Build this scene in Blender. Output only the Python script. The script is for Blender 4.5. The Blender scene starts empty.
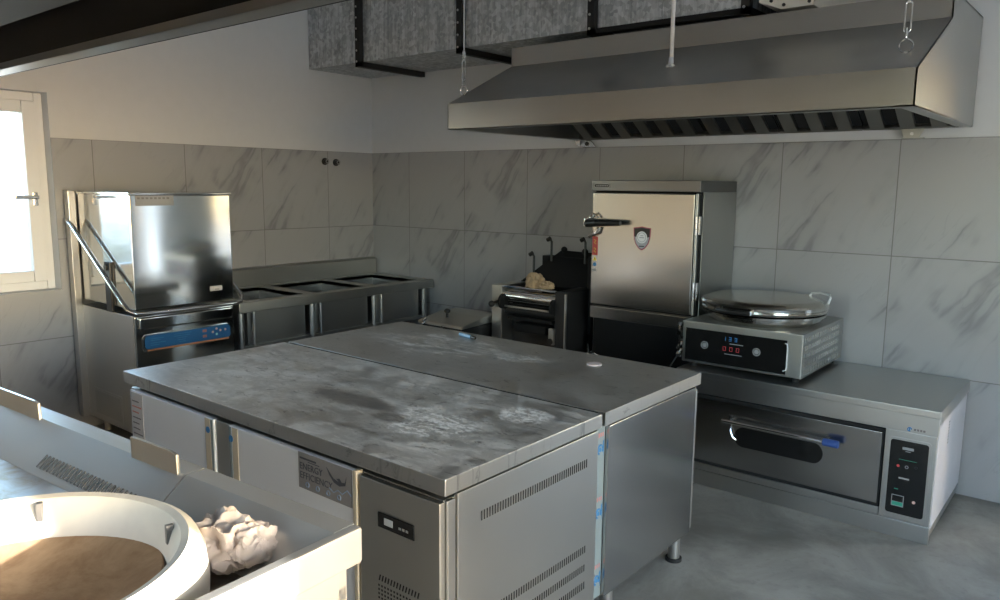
import bpy, bmesh, math, random
from mathutils import Matrix, Vector, noise
C = bpy.context.scene.collection
noise.seed_set(5)
PI = math.pi
R = math.radians

# ------------------------------------------------------------------ builders
class B:
    """collects shapes in world coordinates; out() links them as one mesh object"""
    def __init__(s):
        s.bm = bmesh.new(); s.m = 0
    def _add(s, t, mat=None):
        for f in t.faces: f.material_index = s.m if mat is None else mat
        me = bpy.data.meshes.new('t'); t.to_mesh(me); t.free()
        s.bm.from_mesh(me); bpy.data.meshes.remove(me)
        return s
    def box(s, x0, x1, y0, y1, z0, z1, bev=0.0, mat=None, M=None, seg=2):
        t = bmesh.new(); bmesh.ops.create_cube(t, size=1)
        for v in t.verts:
            v.co = Vector((x0+(v.co.x+.5)*(x1-x0), y0+(v.co.y+.5)*(y1-y0), z0+(v.co.z+.5)*(z1-z0)))
        if bev > 0:
            bmesh.ops.bevel(t, geom=list(t.edges), offset=bev, segments=seg, affect='EDGES', profile=.5, clamp_overlap=True)
        if M is not None: bmesh.ops.transform(t, matrix=M, verts=t.verts)
        return s._add(t, mat)
    def cyl(s, p0, p1, r, r2=None, seg=20, mat=None, bev=0):
        p0, p1 = Vector(p0), Vector(p1); d = p1-p0
        t = bmesh.new()
        bmesh.ops.create_cone(t, cap_ends=True, segments=seg, radius1=r, radius2=r if r2 is None else r2, depth=d.length)
        if bev:
            es = [e for e in t.edges if any(len(f.verts) > 4 for f in e.link_faces)]
            bmesh.ops.bevel(t, geom=es, offset=bev, segments=2, affect='EDGES', profile=.5)
        M = Matrix.Translation((p0+p1)/2) @ d.to_track_quat('Z', 'Y').to_matrix().to_4x4()
        bmesh.ops.transform(t, matrix=M, verts=t.verts)
        return s._add(t, mat)
    def ball(s, c, r, sc=(1, 1, 1), mat=None, sub=2):
        t = bmesh.new(); bmesh.ops.create_icosphere(t, subdivisions=sub, radius=r)
        for v in t.verts: v.co = Vector((c[0]+v.co.x*sc[0], c[1]+v.co.y*sc[1], c[2]+v.co.z*sc[2]))
        return s._add(t, mat)
    def tube(s, pts, r, seg=10, closed=False, mat=None):
        pts = [Vector(p) for p in pts]; n = len(pts)
        t = bmesh.new(); rings = []; up = None
        for i, p in enumerate(pts):
            a = pts[(i-1) % n] if (closed or i > 0) else p
            b = pts[(i+1) % n] if (closed or i < n-1) else p
            d = (b-a).normalized()
            if up is None:
                up = Vector((0, 0, 1)) if abs(d.z) < .9 else Vector((1, 0, 0))
            sx = d.cross(up)
            if sx.length < 1e-4: sx = d.cross(Vector((1, 0, 0)))
            sx.normalize(); up = sx.cross(d).normalized()
            rings.append([t.verts.new(p + r*(math.cos(2*PI*k/seg)*sx + math.sin(2*PI*k/seg)*up)) for k in range(seg)])
        for i in range(n if closed else n-1):
            A, D = rings[i], rings[(i+1) % n]
            for k in range(seg):
                t.faces.new((A[k], D[k], D[(k+1) % seg], A[(k+1) % seg]))
        if not closed:
            t.faces.new(rings[0]); t.faces.new(rings[-1][::-1])
        bmesh.ops.recalc_face_normals(t, faces=t.faces)
        return s._add(t, mat)
    def lathe(s, c, prof, seg=48, mat=None):
        t = bmesh.new(); rings = []
        for r, z in prof:
            if r < 1e-5: rings.append([t.verts.new((c[0], c[1], c[2]+z))])
            else: rings.append([t.verts.new((c[0]+r*math.cos(2*PI*k/seg), c[1]+r*math.sin(2*PI*k/seg), c[2]+z)) for k in range(seg)])
        for A, D in zip(rings, rings[1:]):
            for k in range(seg):
                j = (k+1) % seg
                if len(A) == 1 and len(D) == 1: continue
                if len(A) == 1: t.faces.new((A[0], D[j], D[k]))
                elif len(D) == 1: t.faces.new((A[k], A[j], D[0]))
                else: t.faces.new((A[k], A[j], D[j], D[k]))
        bmesh.ops.recalc_face_normals(t, faces=t.faces)
        return s._add(t, mat)
    def prism(s, poly, ax, a0, a1, mat=None, bev=0):
        """poly in the two other axes (in x,y,z order), extruded along ax from a0 to a1"""
        def P(u, v, a): return {'x': (a, u, v), 'y': (u, a, v), 'z': (u, v, a)}[ax]
        t = bmesh.new()
        A = [t.verts.new(P(u, v, a0)) for u, v in poly]; D = [t.verts.new(P(u, v, a1)) for u, v in poly]
        t.faces.new(A); t.faces.new(D[::-1]); n = len(A)
        for k in range(n): t.faces.new((A[k], D[k], D[(k+1) % n], A[(k+1) % n]))
        bmesh.ops.recalc_face_normals(t, faces=t.faces)
        if bev: bmesh.ops.bevel(t, geom=list(t.edges), offset=bev, segments=2, affect='EDGES', profile=.5, clamp_overlap=True)
        return s._add(t, mat)
    def text(s, txt, size, M, mat=None, ext=.0004):
        cu = bpy.data.curves.new('t', 'FONT'); cu.body = txt; cu.size = size; cu.extrude = ext; cu.resolution_u = 3
        o = bpy.data.objects.new('t', cu); C.objects.link(o)
        dg = bpy.context.evaluated_depsgraph_get(); e = o.evaluated_get(dg); me = e.to_mesh()
        t = bmesh.new(); t.from_mesh(me); e.to_mesh_clear()
        bpy.data.objects.remove(o); bpy.data.curves.remove(cu)
        bmesh.ops.transform(t, matrix=M, verts=t.verts)
        return s._add(t, mat)
    def out(s, name, mats, parent=None, base=None):
        me = bpy.data.meshes.new(name)
        if parent is None:
            xs = [v.co for v in s.bm.verts]
            if base is None:
                lo = [min(v[i] for v in xs) for i in range(3)]; hi = [max(v[i] for v in xs) for i in range(3)]
                base = ((lo[0]+hi[0])/2, (lo[1]+hi[1])/2, lo[2])
            loc = Vector(base)
        else:
            p = parent
            while p.parent: p = p.parent
            loc = Vector(p['_base'])
        for v in s.bm.verts: v.co -= loc
        s.bm.to_mesh(me); s.bm.free()
        for m in (mats if isinstance(mats, (list, tuple)) else [mats]): me.materials.append(m)
        me.polygons.foreach_set('use_smooth', [True]*len(me.polygons))
        me.set_sharp_from_angle(angle=R(32))
        o = bpy.data.objects.new(name, me); C.objects.link(o)
        wn = o.modifiers.new('flat_faces', 'WEIGHTED_NORMAL'); wn.keep_sharp = True; wn.weight = 100
        if parent is None: o.location = loc; o['_base'] = list(loc)
        else: o.parent = parent
        return o

def thing(name, label, cat, loc, group=None, rz=0):
    o = bpy.data.objects.new(name, None); C.objects.link(o)
    o.empty_display_size = .1
    o.location = loc; o.rotation_euler = (0, 0, rz); o['_base'] = list(loc)
    return tag(o, label, cat, group)
def tag(o, label, cat, group=None):
    o['label'] = label; o['category'] = cat
    if group: o['group'] = group
    return o
def struct(o):
    o['kind'] = 'structure'; return o
def face_front(x, y, z):      # text plane facing -Y
    return Matrix(((1, 0, 0, x), (0, 0, -1, y), (0, 1, 0, z), (0, 0, 0, 1)))
def face_right(x, y, z):      # text plane facing +X
    return Matrix(((0, 0, 1, x), (1, 0, 0, y), (0, 1, 0, z), (0, 0, 0, 1)))
def arc(c, r, a0, a1, n, plane):
    o = []
    for i in range(n+1):
        a = R(a0+(a1-a0)*i/n); u, v = r*math.cos(a), r*math.sin(a)
        o.append({'xy': (c[0]+u, c[1]+v, c[2]), 'xz': (c[0]+u, c[1], c[2]+v), 'yz': (c[0], c[1]+u, c[2]+v)}[plane])
    return o

# ------------------------------------------------------------------ materials
class N:
    def __init__(s, name):
        s.mat = bpy.data.materials.new(name); s.mat.use_nodes = True
        s.t = s.mat.node_tree; s.b = s.t.nodes['Principled BSDF']
    def n(s, typ, **k):
        x = s.t.nodes.new(typ)
        for a, v in k.items(): setattr(x, a, v)
        return x
    def put(s, sock, v):
        if hasattr(v, 'links') or isinstance(v, bpy.types.NodeSocket): s.t.links.new(v, sock)
        else: sock.default_value = v
    def m(s, op, a, b=0.0, c=None, clamp=False):
        x = s.n('ShaderNodeMath', operation=op, use_clamp=clamp); s.put(x.inputs[0], a); s.put(x.inputs[1], b)
        if c is not None: s.put(x.inputs[2], c)
        return x.outputs[0]
    def ramp(s, v, lo, hi, a=0.0, b=1.0):
        x = s.n('ShaderNodeMapRange', interpolation_type='SMOOTHSTEP'); s.put(x.inputs[0], v)
        for i, q in enumerate((lo, hi, a, b)): s.put(x.inputs[i+1], q)
        return x.outputs[0]
    def mix(s, f, a, b):
        x = s.n('ShaderNodeMix', data_type='RGBA'); s.put(x.inputs[0], f); s.put(x.inputs[6], a); s.put(x.inputs[7], b)
        return x.outputs[2]
    def noise(s, vec, scale, detail=2.0, rough=.5, dist=0.0):
        x = s.n('ShaderNodeTexNoise'); s.put(x.inputs['Vector'], vec)
        s.put(x.inputs['Scale'], scale); s.put(x.inputs['Detail'], detail); s.put(x.inputs['Roughness'], rough); s.put(x.inputs['Distortion'], dist)
        return x.outputs['Fac']
    def pos(s): return s.n('ShaderNodeNewGeometry').outputs['Position']
    def obj(s): return s.n('ShaderNodeTexCoord').outputs['Object']
    def sep(s, v):
        x = s.n('ShaderNodeSeparateXYZ'); s.put(x.inputs[0], v); return x.outputs
    def comb(s, a, b, c=0.0):
        x = s.n('ShaderNodeCombineXYZ')
        for i, q in enumerate((a, b, c)): s.put(x.inputs[i], q)
        return x.outputs[0]
    def vmul(s, v, k):
        x = s.n('ShaderNodeVectorMath', operation='MULTIPLY'); s.put(x.inputs[0], v); x.inputs[1].default_value = k; return x.outputs[0]
    def bump(s, h, strength=.2, dist=.01):
        x = s.n('ShaderNodeBump'); s.put(x.inputs['Height'], h); x.inputs['Strength'].default_value = strength; x.inputs['Distance'].default_value = dist
        s.t.links.new(x.outputs[0], s.b.inputs['Normal'])
    def set(s, col=None, metal=None, rough=None):
        if col is not None: s.put(s.b.inputs['Base Color'], col)
        if metal is not None: s.put(s.b.inputs['Metallic'], metal)
        if rough is not None: s.put(s.b.inputs['Roughness'], rough)
        return s

def c4(r, g=None, b=None):
    return (r, r, r, 1) if g is None else (r, g, b, 1)
def aniso(m, amt, rot=0.0):
    t = m.node_tree; b = t.nodes['Principled BSDF']; g = t.nodes.new('ShaderNodeTangent'); g.direction_type = 'RADIAL'; g.axis = 'Z'
    t.links.new(g.outputs[0], b.inputs['Tangent']); b.inputs['Anisotropic'].default_value = amt; b.inputs['Anisotropic Rotation'].default_value = rot
    return m
def plain(name, col, rough=.6, metal=0.0, spec=None, emit=None, es=1.0, var=.06):
    k = N(name)
    f = k.noise(k.obj(), 14.0, 3.0)
    k.set(k.mix(f, tuple(max(0, x*(1-var)) for x in col[:3])+(1,), tuple(min(1, x*(1+var)) for x in col[:3])+(1,)), metal, rough)
    if spec is not None: k.b.inputs['Specular IOR Level'].default_value = spec
    if emit:
        k.b.inputs['Emission Color'].default_value = emit; k.b.inputs['Emission Strength'].default_value = es
    return k.mat
def steel(name, col=(.56, .555, .54), rough=.33, var=.05, streak=(1, 1, 14), wave=.0, dirt=0.0, dcol=(.3, .28, .25)):
    k = N(name); o = k.obj()
    a = k.noise(k.vmul(o, streak), 6.0, 3.0, .6)
    s = k.noise(o, 4.0, 2.0, .5)
    r = k.m('ADD', k.m('MULTIPLY', k.m('SUBTRACT', s, .5), var*2.2), k.m('ADD', k.m('MULTIPLY', k.m('SUBTRACT', a, .5), var*.4), rough))
    col4 = k.mix(s, tuple(x*.95 for x in col)+(1,), tuple(min(1, x*1.04) for x in col)+(1,))
    met = 1.0
    if dirt:
        d = k.ramp(k.noise(o, 9.0, 6.0, .7, .6), .55, .75, 0.0, dirt)
        col4 = k.mix(d, col4, dcol+(1,)); met = k.m('SUBTRACT', 1.0, k.m('MULTIPLY', d, .6)); r = k.m('ADD', r, k.m('MULTIPLY', d, .25))
    k.set(col4, met, r)
    if wave:
        k.bump(k.noise(o, 2.2, 1.0), wave, .02)
    return k.mat

M = {}
M['plaster'] = plain('painted_plaster', c4(.68, .68, .68), .85, var=.03)
M['ceiling'] = plain('ceiling_paint', c4(.72), .9, var=.02)
M['steel'] = steel('brushed_stainless')
M['steel_dull'] = steel('dull_stainless', (.5, .5, .48), .37, .06, (1, 1, 10))
M['steel_door'] = steel('stainless_door', (.47, .468, .46), .2, .015, (14, 14, .6), .0)
aniso(M['steel_door'], .6)
M['door_film'] = steel('filmed_door_steel', (.82, .83, .86), .5, .05, (1, 1, 10))
for _l in list(M['door_film'].node_tree.links):
    if _l.to_socket.name == 'Metallic': M['door_film'].node_tree.links.remove(_l)
M['door_film'].node_tree.nodes['Principled BSDF'].inputs['Metallic'].default_value = .35
M['steel_hood'] = steel('hood_stainless', (.38, .375, .36), .36, .08, (1, 6, 6), .1)
M['steel_worn'] = steel('worn_stainless', (.5, .495, .48), .42, .08, (1, 1, 10)); M['steel_worn'].node_tree.nodes['Principled BSDF'].inputs['Metallic'].default_value = .6
for _l in list(M['steel_worn'].node_tree.links):
    if _l.to_socket.name == 'Metallic': M['steel_worn'].node_tree.links.remove(_l)
M['baffle'] = steel('dark_baffle_steel', (.3, .29, .27), .4)  # darker steel tone for the filter slats
M['header_steel'] = steel('dark_grey_steel', (.22, .22, .225), .35)
M['hood_inside'] = steel('near_black_stainless', (.035, .035, .036), .5, .06, (1, 6, 6), .1)  # one even near-black tone for the overhead canopy
M['steel_mirror'] = steel('polished_stainless', (.66, .66, .64), .1, .06, (2, 2, 20), .35)
M['steel_dw'] = steel('washer_stainless', (.62, .61, .58), .09, .03, (1, 1, 6))
M['chrome'] = plain('chrome', c4(.75), .12, 1.0, var=.02)
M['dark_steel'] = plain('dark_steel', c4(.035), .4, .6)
M['shade_black'] = plain('shade_black_panel', c4(.008), .55, spec=.12)  # near-black standing in for deep shade on steamer base and island back
M['black'] = plain('black_plastic', c4(.012), .35)
M['black_gloss'] = plain('black_glass_panel', c4(.01), .12)
M['rubber'] = plain('black_rubber', c4(.015), .8)
M['gap'] = plain('gap_shade_black', c4(.01), .9)  # black painted in for shade inside seams, gaps and behind the filters
M['slot'] = plain('slot_shadow_gap', c4(.012), .9)
M['slot_grey'] = plain('grey_slots', c4(.16, .15, .14), .6)  # flat grey for the drain slots and ring notches
M['white_film'] = plain('pale_film', c4(.66, .63, .66), .4)
M['blue_film'] = plain('blue_grey_film', c4(.19, .235, .25), .35)
M['logo_blue'] = plain('logo_blue', c4(.02, .16, .38), .5)
M['logo_red'] = plain('logo_red', c4(.5, .18, .17), .5)
M['beige'] = plain('beige_tape', c4(.52, .45, .34), .6)
M['sticker'] = plain('grey_sticker', c4(.24, .23, .23), .45)
M['sticker_dark'] = plain('sticker_print_dark', c4(.05, .055, .07), .5)
M['sticker_blue'] = plain('sticker_print_blue', c4(.2, .28, .4), .5)
M['paper'] = plain('paper_label', c4(.5, .48, .47), .7)
M['ink'] = plain('label_ink', c4(.2, .18, .18), .7)
M['ink_red'] = plain('label_ink_red', c4(.5, .2, .16), .7)
M['panel_blue'] = plain('control_panel_blue', c4(.03, .14, .3), .3)
M['panel_blue_dark'] = plain('control_panel_print', c4(.06, .24, .42), .3)
M['orange'] = plain('orange_stripe', c4(.6, .26, .12), .4)
M['pink'] = plain('pink_button', c4(.8, .5, .42), .4)
M['mint'] = plain('mint_button', c4(.45, .75, .7), .4)
M['red'] = plain('warning_red', c4(.45, .07, .06), .5)
M['yellow'] = plain('warning_yellow', c4(.7, .55, .08), .5)
M['lcd'] = plain('grey_lcd', c4(.42, .44, .45), .3, emit=(.5, .52, .55, 1), es=.05)
M['led_green'] = plain('green_led', c4(.03, .3, .2), .4, emit=(.05, .8, .5, 1), es=.02)
M['led_red'] = plain('red_led', c4(.5, .05, .06), .4, emit=(1, .1, .12, 1), es=.04)
M['led_blue'] = plain('blue_led', c4(.05, .25, .6), .4, emit=(.1, .45, 1, 1), es=.05)
M['panel_text'] = plain('panel_print_grey', c4(.32), .5)
M['white_plastic'] = plain('white_plastic', c4(.8), .4)
M['pvc'] = plain('white_window_frame', c4(.82, .83, .84), .35, var=.02)
M['blue_plastic'] = plain('blue_plastic', c4(.04, .09, .3), .4)
M['cream_paint'] = plain('cream_sheet_metal', c4(.68, .64, .56), .5)
M['rope'] = plain('white_rope', c4(.75, .72, .68), .7)
M['wheat'] = plain('tan_cloth', c4(.42, .3, .18), .9)
M['cloth'] = plain('pale_cloth', c4(.55, .48, .44), .85, var=.1)
M['ring'] = plain('cast_ring', c4(.68, .64, .57), .75, var=.14)
M['pink_disc'] = plain('pale_pink_plastic', c4(.72, .62, .62), .5)
M['marker_blue'] = plain('pale_blue_barrel', c4(.3, .5, .72), .35)
M['black_rag'] = plain('black_pulley_paint', c4(.012), .6, spec=.2)
M['shrub'] = plain('dry_twigs', c4(.3, .26, .2), .9, var=.3)
M['leaf'] = plain('dry_leaves', c4(.42, .4, .3), .9, var=.4)

def galvanised():
    k = N('galvanised_sheet'); o = k.obj()
    v = k.n('ShaderNodeTexVoronoi'); k.put(v.inputs['Vector'], o); v.inputs['Scale'].default_value = 45
    z = k.sep(v.outputs['Color'])[0]
    s = k.noise(k.vmul(o, (9, 9, .7)), 3.0, 5.0, .7)
    st = k.noise(o, 3.0, 4.0, .65, .4)
    f = k.m('ADD', k.m('MULTIPLY', z, .25), k.m('MULTIPLY', s, .75))
    col = k.mix(k.ramp(f, .3, .75), c4(.32, .335, .35), c4(.68, .7, .71))
    col = k.mix(k.ramp(st, .6, .72, 0, .6), col, c4(.16, .16, .16))
    k.set(col, .55, k.m('ADD', k.m('MULTIPLY', z, .2), .45))
    return k.mat
M['galv'] = galvanised()

def tiles(name, axis, off, sgn):
    """60 x 60 cm marble wall tiles with thin joints; u runs along the wall"""
    k = N(name); p = k.sep(k.pos())
    u = k.m('DIVIDE', k.m('SUBTRACT', k.m('MULTIPLY', p[axis], 1.0), off), .6)
    v = k.m('DIVIDE', p[2], .6)
    iu, iv = k.m('FLOOR', u), k.m('FLOOR', v); fu, fv = k.m('SUBTRACT', u, iu), k.m('SUBTRACT', v, iv)
    # distance to the nearest joint
    eu = k.m('MINIMUM', fu, k.m('SUBTRACT', 1.0, fu)); ev = k.m('MINIMUM', fv, k.m('SUBTRACT', 1.0, fv))
    e = k.m('MINIMUM', eu, ev)
    joint = k.ramp(e, .0022, .0055, 1.0, 0.0)
    par = k.m('FLOORED_MODULO', k.m('ADD', iu, k.m('MULTIPLY', iv, 2.0)), 3.0)     # three repeating prints
    a = R(57); ca, sa = math.cos(a), math.sin(a)
    s = k.m('ADD', k.m('MULTIPLY', fu, ca), k.m('MULTIPLY', fv, sa))
    t = k.m('ADD', k.m('MULTIPLY', fu, -sa), k.m('MULTIPLY', fv, ca))
    sd = k.m('MULTIPLY', par, 3.7)
    w = k.noise(k.comb(fu, fv, sd), 3.0, 3.0, .55)
    t2 = k.m('ADD', t, k.m('MULTIPLY', k.m('SUBTRACT', w, .5), .1))
    q = k.comb(k.m('ADD', k.m('MULTIPLY', t2, 1.5), sd), k.m('MULTIPLY', s, .2), sd)
    n1 = k.noise(q, 2.3, 2.5, .55)
    d1 = k.m('ABSOLUTE', k.m('SUBTRACT', n1, .5))
    vein = k.ramp(d1, .0, .035, 1.0, 0.0)
    soft = k.ramp(d1, .0, .13, 1.0, 0.0)
    q2 = k.comb(k.m('ADD', k.m('MULTIPLY', t2, 2.6), sd), k.m('MULTIPLY', s, .4), k.m('ADD', sd, 9.0))
    n2 = k.noise(q2, 3.1, 3.0, .6)
    gate = k.ramp(k.noise(k.comb(fu, fv, k.m('ADD', sd, 4.0)), 2.2, 2.0), .42, .62)
    fine = k.m('MULTIPLY', k.ramp(k.m('ABSOLUTE', k.m('SUBTRACT', n2, .5)), .0, .02, 1.0, 0.0), .5)
    g = k.m('ADD', k.m('ADD', k.m('MULTIPLY', vein, k.m('ADD', k.m('MULTIPLY', gate, .5), .06)), k.m('MULTIPLY', k.m('MULTIPLY', soft, gate), .32)), k.m('MULTIPLY', k.m('MULTIPLY', fine, gate), .4), clamp=True)
    col = k.mix(k.m('MULTIPLY', g, .62), c4(.38, .38, .385), c4(.13, .135, .145))
    col = k.mix(k.m('MULTIPLY', joint, .8), col, c4(.16, .15, .14))
    k.set(col, 0.0, k.m('ADD', k.m('MULTIPLY', joint, .4), .3))
    k.bump(k.m('SUBTRACT', 1.0, joint), .3, .002)
    return k.mat
M['tile_back'] = tiles('marble_tiles_back', 0, .4412, 1)
M['tile_left'] = tiles('marble_tiles_left', 1, -.468, 1)

def floor_mat():
    k = N('grey_floor'); p = k.pos(); s = k.sep(p)
    n = k.noise(p, 2.3, 6.0, .68, .5); n2 = k.noise(p, 26.0, 4.0, .6)
    col = k.mix(k.ramp(n, .3, .72), c4(.2, .19, .165), c4(.38, .365, .325))
    col = k.mix(k.ramp(n2, .55, .72, 0, .35), col, c4(.18, .175, .16))
    k.set(col, 0.0, k.m('ADD', k.m('MULTIPLY', n, .3), .35)); k.bump(n2, .15, .002)
    return k.mat
M['floor'] = floor_mat()

def worktop_mat():
    """stainless worktop with flour smears, wiped streaks and a few dense floury patches"""
    k = N('floury_stainless'); p = k.pos(); s = k.sep(p)
    big = k.noise(p, 2.6, 5.0, .65, .8)
    streak = k.noise(k.vmul(p, (2.2, 9, 1)), 3.0, 6.0, .72, 1.2)
    grit = k.noise(p, 60.0, 3.0, .7)
    film = k.m('ADD', k.m('MULTIPLY', k.ramp(big, .35, .65), .3), k.m('MULTIPLY', k.ramp(k.noise(k.vmul(p, (9, 16, 1)), 1.0, 6.0, .75, .6), .42, .62), .32))
    sm = k.m('MULTIPLY', k.m('MULTIPLY', k.ramp(streak, .54, .68), k.ramp(big, .4, .55)), .75)
    def patch(cx, cy, rx, ry, wob):
        dx = k.m('DIVIDE', k.m('SUBTRACT', s[0], cx), rx); dy = k.m('DIVIDE', k.m('SUBTRACT', s[1], cy), ry)
        d = k.m('SQRT', k.m('ADD', k.m('MULTIPLY', dx, dx), k.m('MULTIPLY', dy, dy)))
        return k.ramp(k.m('ADD', d, k.m('MULTIPLY', k.m('SUBTRACT', k.noise(p, 9.0, 4.0, .7), .5), wob)), .5, 1.05, 1.0, 0.0)
    rub = k.noise(k.vmul(p, (16, 30, 1)), 2.0, 4.0, .7, .7)
    f1 = k.m('MULTIPLY', patch(3.32, -2.71, .25, .17, 1.2), k.ramp(rub, .44, .58, .25, .95))
    f2 = k.m('MULTIPLY', patch(3.515, -2.46, .12, .1, 1.0), k.ramp(rub, .44, .54, .1, 1.0))
    f3 = k.m('MULTIPLY', patch(2.5, -1.82, .55, .27, 1.4), k.ramp(streak, .46, .62, .1, .75))
    f4 = k.m('MULTIPLY', patch(2.98, -1.8, .17, .1, 1.3), k.ramp(rub, .48, .6, .1, .8))
    half = k.ramp(s[1], -2.262, -2.258, 1.0, .35)  # film cut on the far table, darkening it in place of weaker light
    f = k.m('MULTIPLY', film, half); sm = k.m('MULTIPLY', sm, half)
    for q in (sm, f1, f2, f3, f4): f = k.m('MAXIMUM', f, q)
    f = k.m('MULTIPLY', f, k.ramp(k.sep(k.n('ShaderNodeNewGeometry').outputs['Normal'])[2], .5, .9))
    # wiped clean, oily dark bands
    w1 = k.m('MULTIPLY', patch(2.95, -2.70, .3, .07, .9), .8)
    w2 = k.m('MULTIPLY', patch(3.2, -2.76, .09, .06, .9), .8)
    wipe = k.m('MAXIMUM', w1, w2)
    f = k.m('MULTIPLY', f, k.m('SUBTRACT', 1.0, k.m('MULTIPLY', wipe, .85)))
    mark = k.m('MAXIMUM', k.ramp(k.noise(k.vmul(p, (5, 12, 1)), 2.2, 5.0, .75, 1.0), .58, .66, 0, .75), k.ramp(k.noise(p, 14.0, 5.0, .75, .5), .6, .68, 0, .6))
    f = k.m('MULTIPLY', f, k.m('SUBTRACT', 1.0, k.m('MULTIPLY', mark, .8)))
    base = k.mix(mark, c4(.5, .5, .49), c4(.26, .26, .26)); base = k.mix(wipe, base, c4(.27, .265, .26))
    col = k.mix(f, base, c4(.86, .85, .83))
    k.set(col, k.m('SUBTRACT', 1.0, f), k.m('ADD', k.m('ADD', k.m('MULTIPLY', f, .3), .31), k.m('MULTIPLY', grit, .1)))
    k.bump(grit, .05, .001)
    return k.mat
M['worktop'] = worktop_mat()

def rust_mat():
    k = N('rusty_wok_steel'); o = k.obj()
    n = k.noise(o, 7.0, 6.0, .7, .4)
    k.set(k.mix(k.ramp(n, .35, .7), c4(.3, .19, .11), c4(.46, .32, .2)), .1, .75)
    k.b.inputs['Specular IOR Level'].default_value = .2
    return k.mat
M['wok'] = rust_mat()
def basin_mat():
    k = N('greasy_stainless'); o = k.obj()
    n = k.noise(o, 8.0, 5.0, .7, .5)
    k.set(k.mix(k.ramp(n, .4, .7), c4(.52, .5, .46), c4(.42, .32, .2)), .9, k.m('ADD', k.m('MULTIPLY', n, .2), .29))
    return k.mat
M['basin'] = basin_mat()
def pan_mat():
    k = N('spun_aluminium'); o = k.obj()
    n = k.noise(k.vmul(o, (18, 3, 3)), 2.0, 5.0, .7)
    k.set(k.mix(n, c4(.48, .46, .42), c4(.72, .7, .66)), 1.0, k.m('ADD', k.m('MULTIPLY', n, .16), .05)); k.bump(n, .25, .006)
    return k.mat
M['pan'] = pan_mat()
def glass():      # thin pane: clear straight through, with a faint mirror sheen
    k = N('window_glass'); t = k.n('ShaderNodeBsdfTransparent'); g = k.n('ShaderNodeBsdfGlossy'); g.inputs['Roughness'].default_value = .02
    fr = k.n('ShaderNodeFresnel'); fr.inputs['IOR'].default_value = 1.3; mx = k.n('ShaderNodeMixShader')
    k.put(mx.inputs[0], fr.outputs[0]); k.put(mx.inputs[1], t.outputs[0]); k.put(mx.inputs[2], g.outputs[0])
    k.put(k.t.nodes['Material Output'].inputs['Surface'], mx.outputs[0])
    return k.mat
M['glass'] = glass()
def ground_mat():
    k = N('dry_hillside'); p = k.pos(); n = k.noise(p, 1.4, 6.0, .7)
    k.set(k.mix(n, c4(.3, .27, .2), c4(.55, .5, .4)), 0, .95); return k.mat
M['ground'] = ground_mat()

# ------------------------------------------------------------------ the room
H = 3.15; XR, YF = 7.0, -7.5
b = B(); b.box(-.3, XR+.2, YF-.2, .3, -.12, 0); struct(b.out('floor', M['floor'], base=(0, 0, 0)))
b = B(); b.box(-.3, XR+.2, YF-.2, .3, H, H+.12); struct(b.out('ceiling', M['ceiling'], base=(0, 0, H)))
WY0, WY1, WZ0, WZ1 = -3.9, -2.50, .895, 2.06         # window opening in the left wall
b = B()
for (y0, y1, z0, z1) in ((WY1, .26, 0, H), (YF, WY0, 0, H), (WY0, WY1, 0, WZ0), (WY0, WY1, WZ1, H)):
    b.box(-.26, -.006, y0, y1, z0, z1)
struct(b.out('wall_left', M['plaster'], base=(0, 0, 0)))
b = B()
for (y0, y1, z0, z1) in ((WY1, 0, 0, 1.8), (YF, WY0, 0, 1.8), (WY0, WY1, 0, WZ0)):
    b.box(-.006, 0, y0, y1, z0, z1)
struct(b.out('trim_1', M['tile_left'], base=(0, 0, 0)))
DX0, DX1, DZ = 5.22, 5.72, 2.1                        # doorway in the back wall, right of the frame
b = B()
for (x0, x1, z0, z1) in ((-.006, DX0, 0, H), (DX1, XR, 0, H), (DX0, DX1, DZ, H)):
    b.box(x0, x1, .006, .26, z0, z1)
struct(b.out('wall_back', M['plaster'], base=(0, 0, 0)))
b = B(); b.box(0, DX0, 0, .006, 0, 1.8); b.box(DX1, XR, 0, .006, 0, 1.8)
struct(b.out('trim_2', M['tile_back'], base=(0, 0, 0)))
b = B()
for x in (DX0, DX1-.05): b.box(x, x+.05, .08, .2, 0, DZ, .004)
b.box(DX0+.05, DX1-.05, .08, .2, DZ-.05, DZ, .004)
struct(b.out('door_1', M['pvc'], base=(DX0, .1, 0)))
# far sides of the room: a doorway in the right wall, an unseen window added in the front wall for fill light
b = B()
for (p, q, r, t) in ((YF, -4.3, 0, H), (-4.3, -2.395, 2.25, H), (-2.395, .26, 0, H)):
    b.box(XR, XR+.2, p, q, r, t)
struct(b.out('wall_right', M['plaster'], base=(XR, 0, 0)))
b = B()
for (p, q, r, t) in ((-.26, 3.0, 0, H), (5.0, XR+.2, 0, H), (3.0, 5.0, 0, 1.0), (3.0, 5.0, 2.3, H)):
    b.box(p, q, YF-.2, YF, r, t)
struct(b.out('wall_front', M['plaster'], base=(0, YF, 0)))

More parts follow.
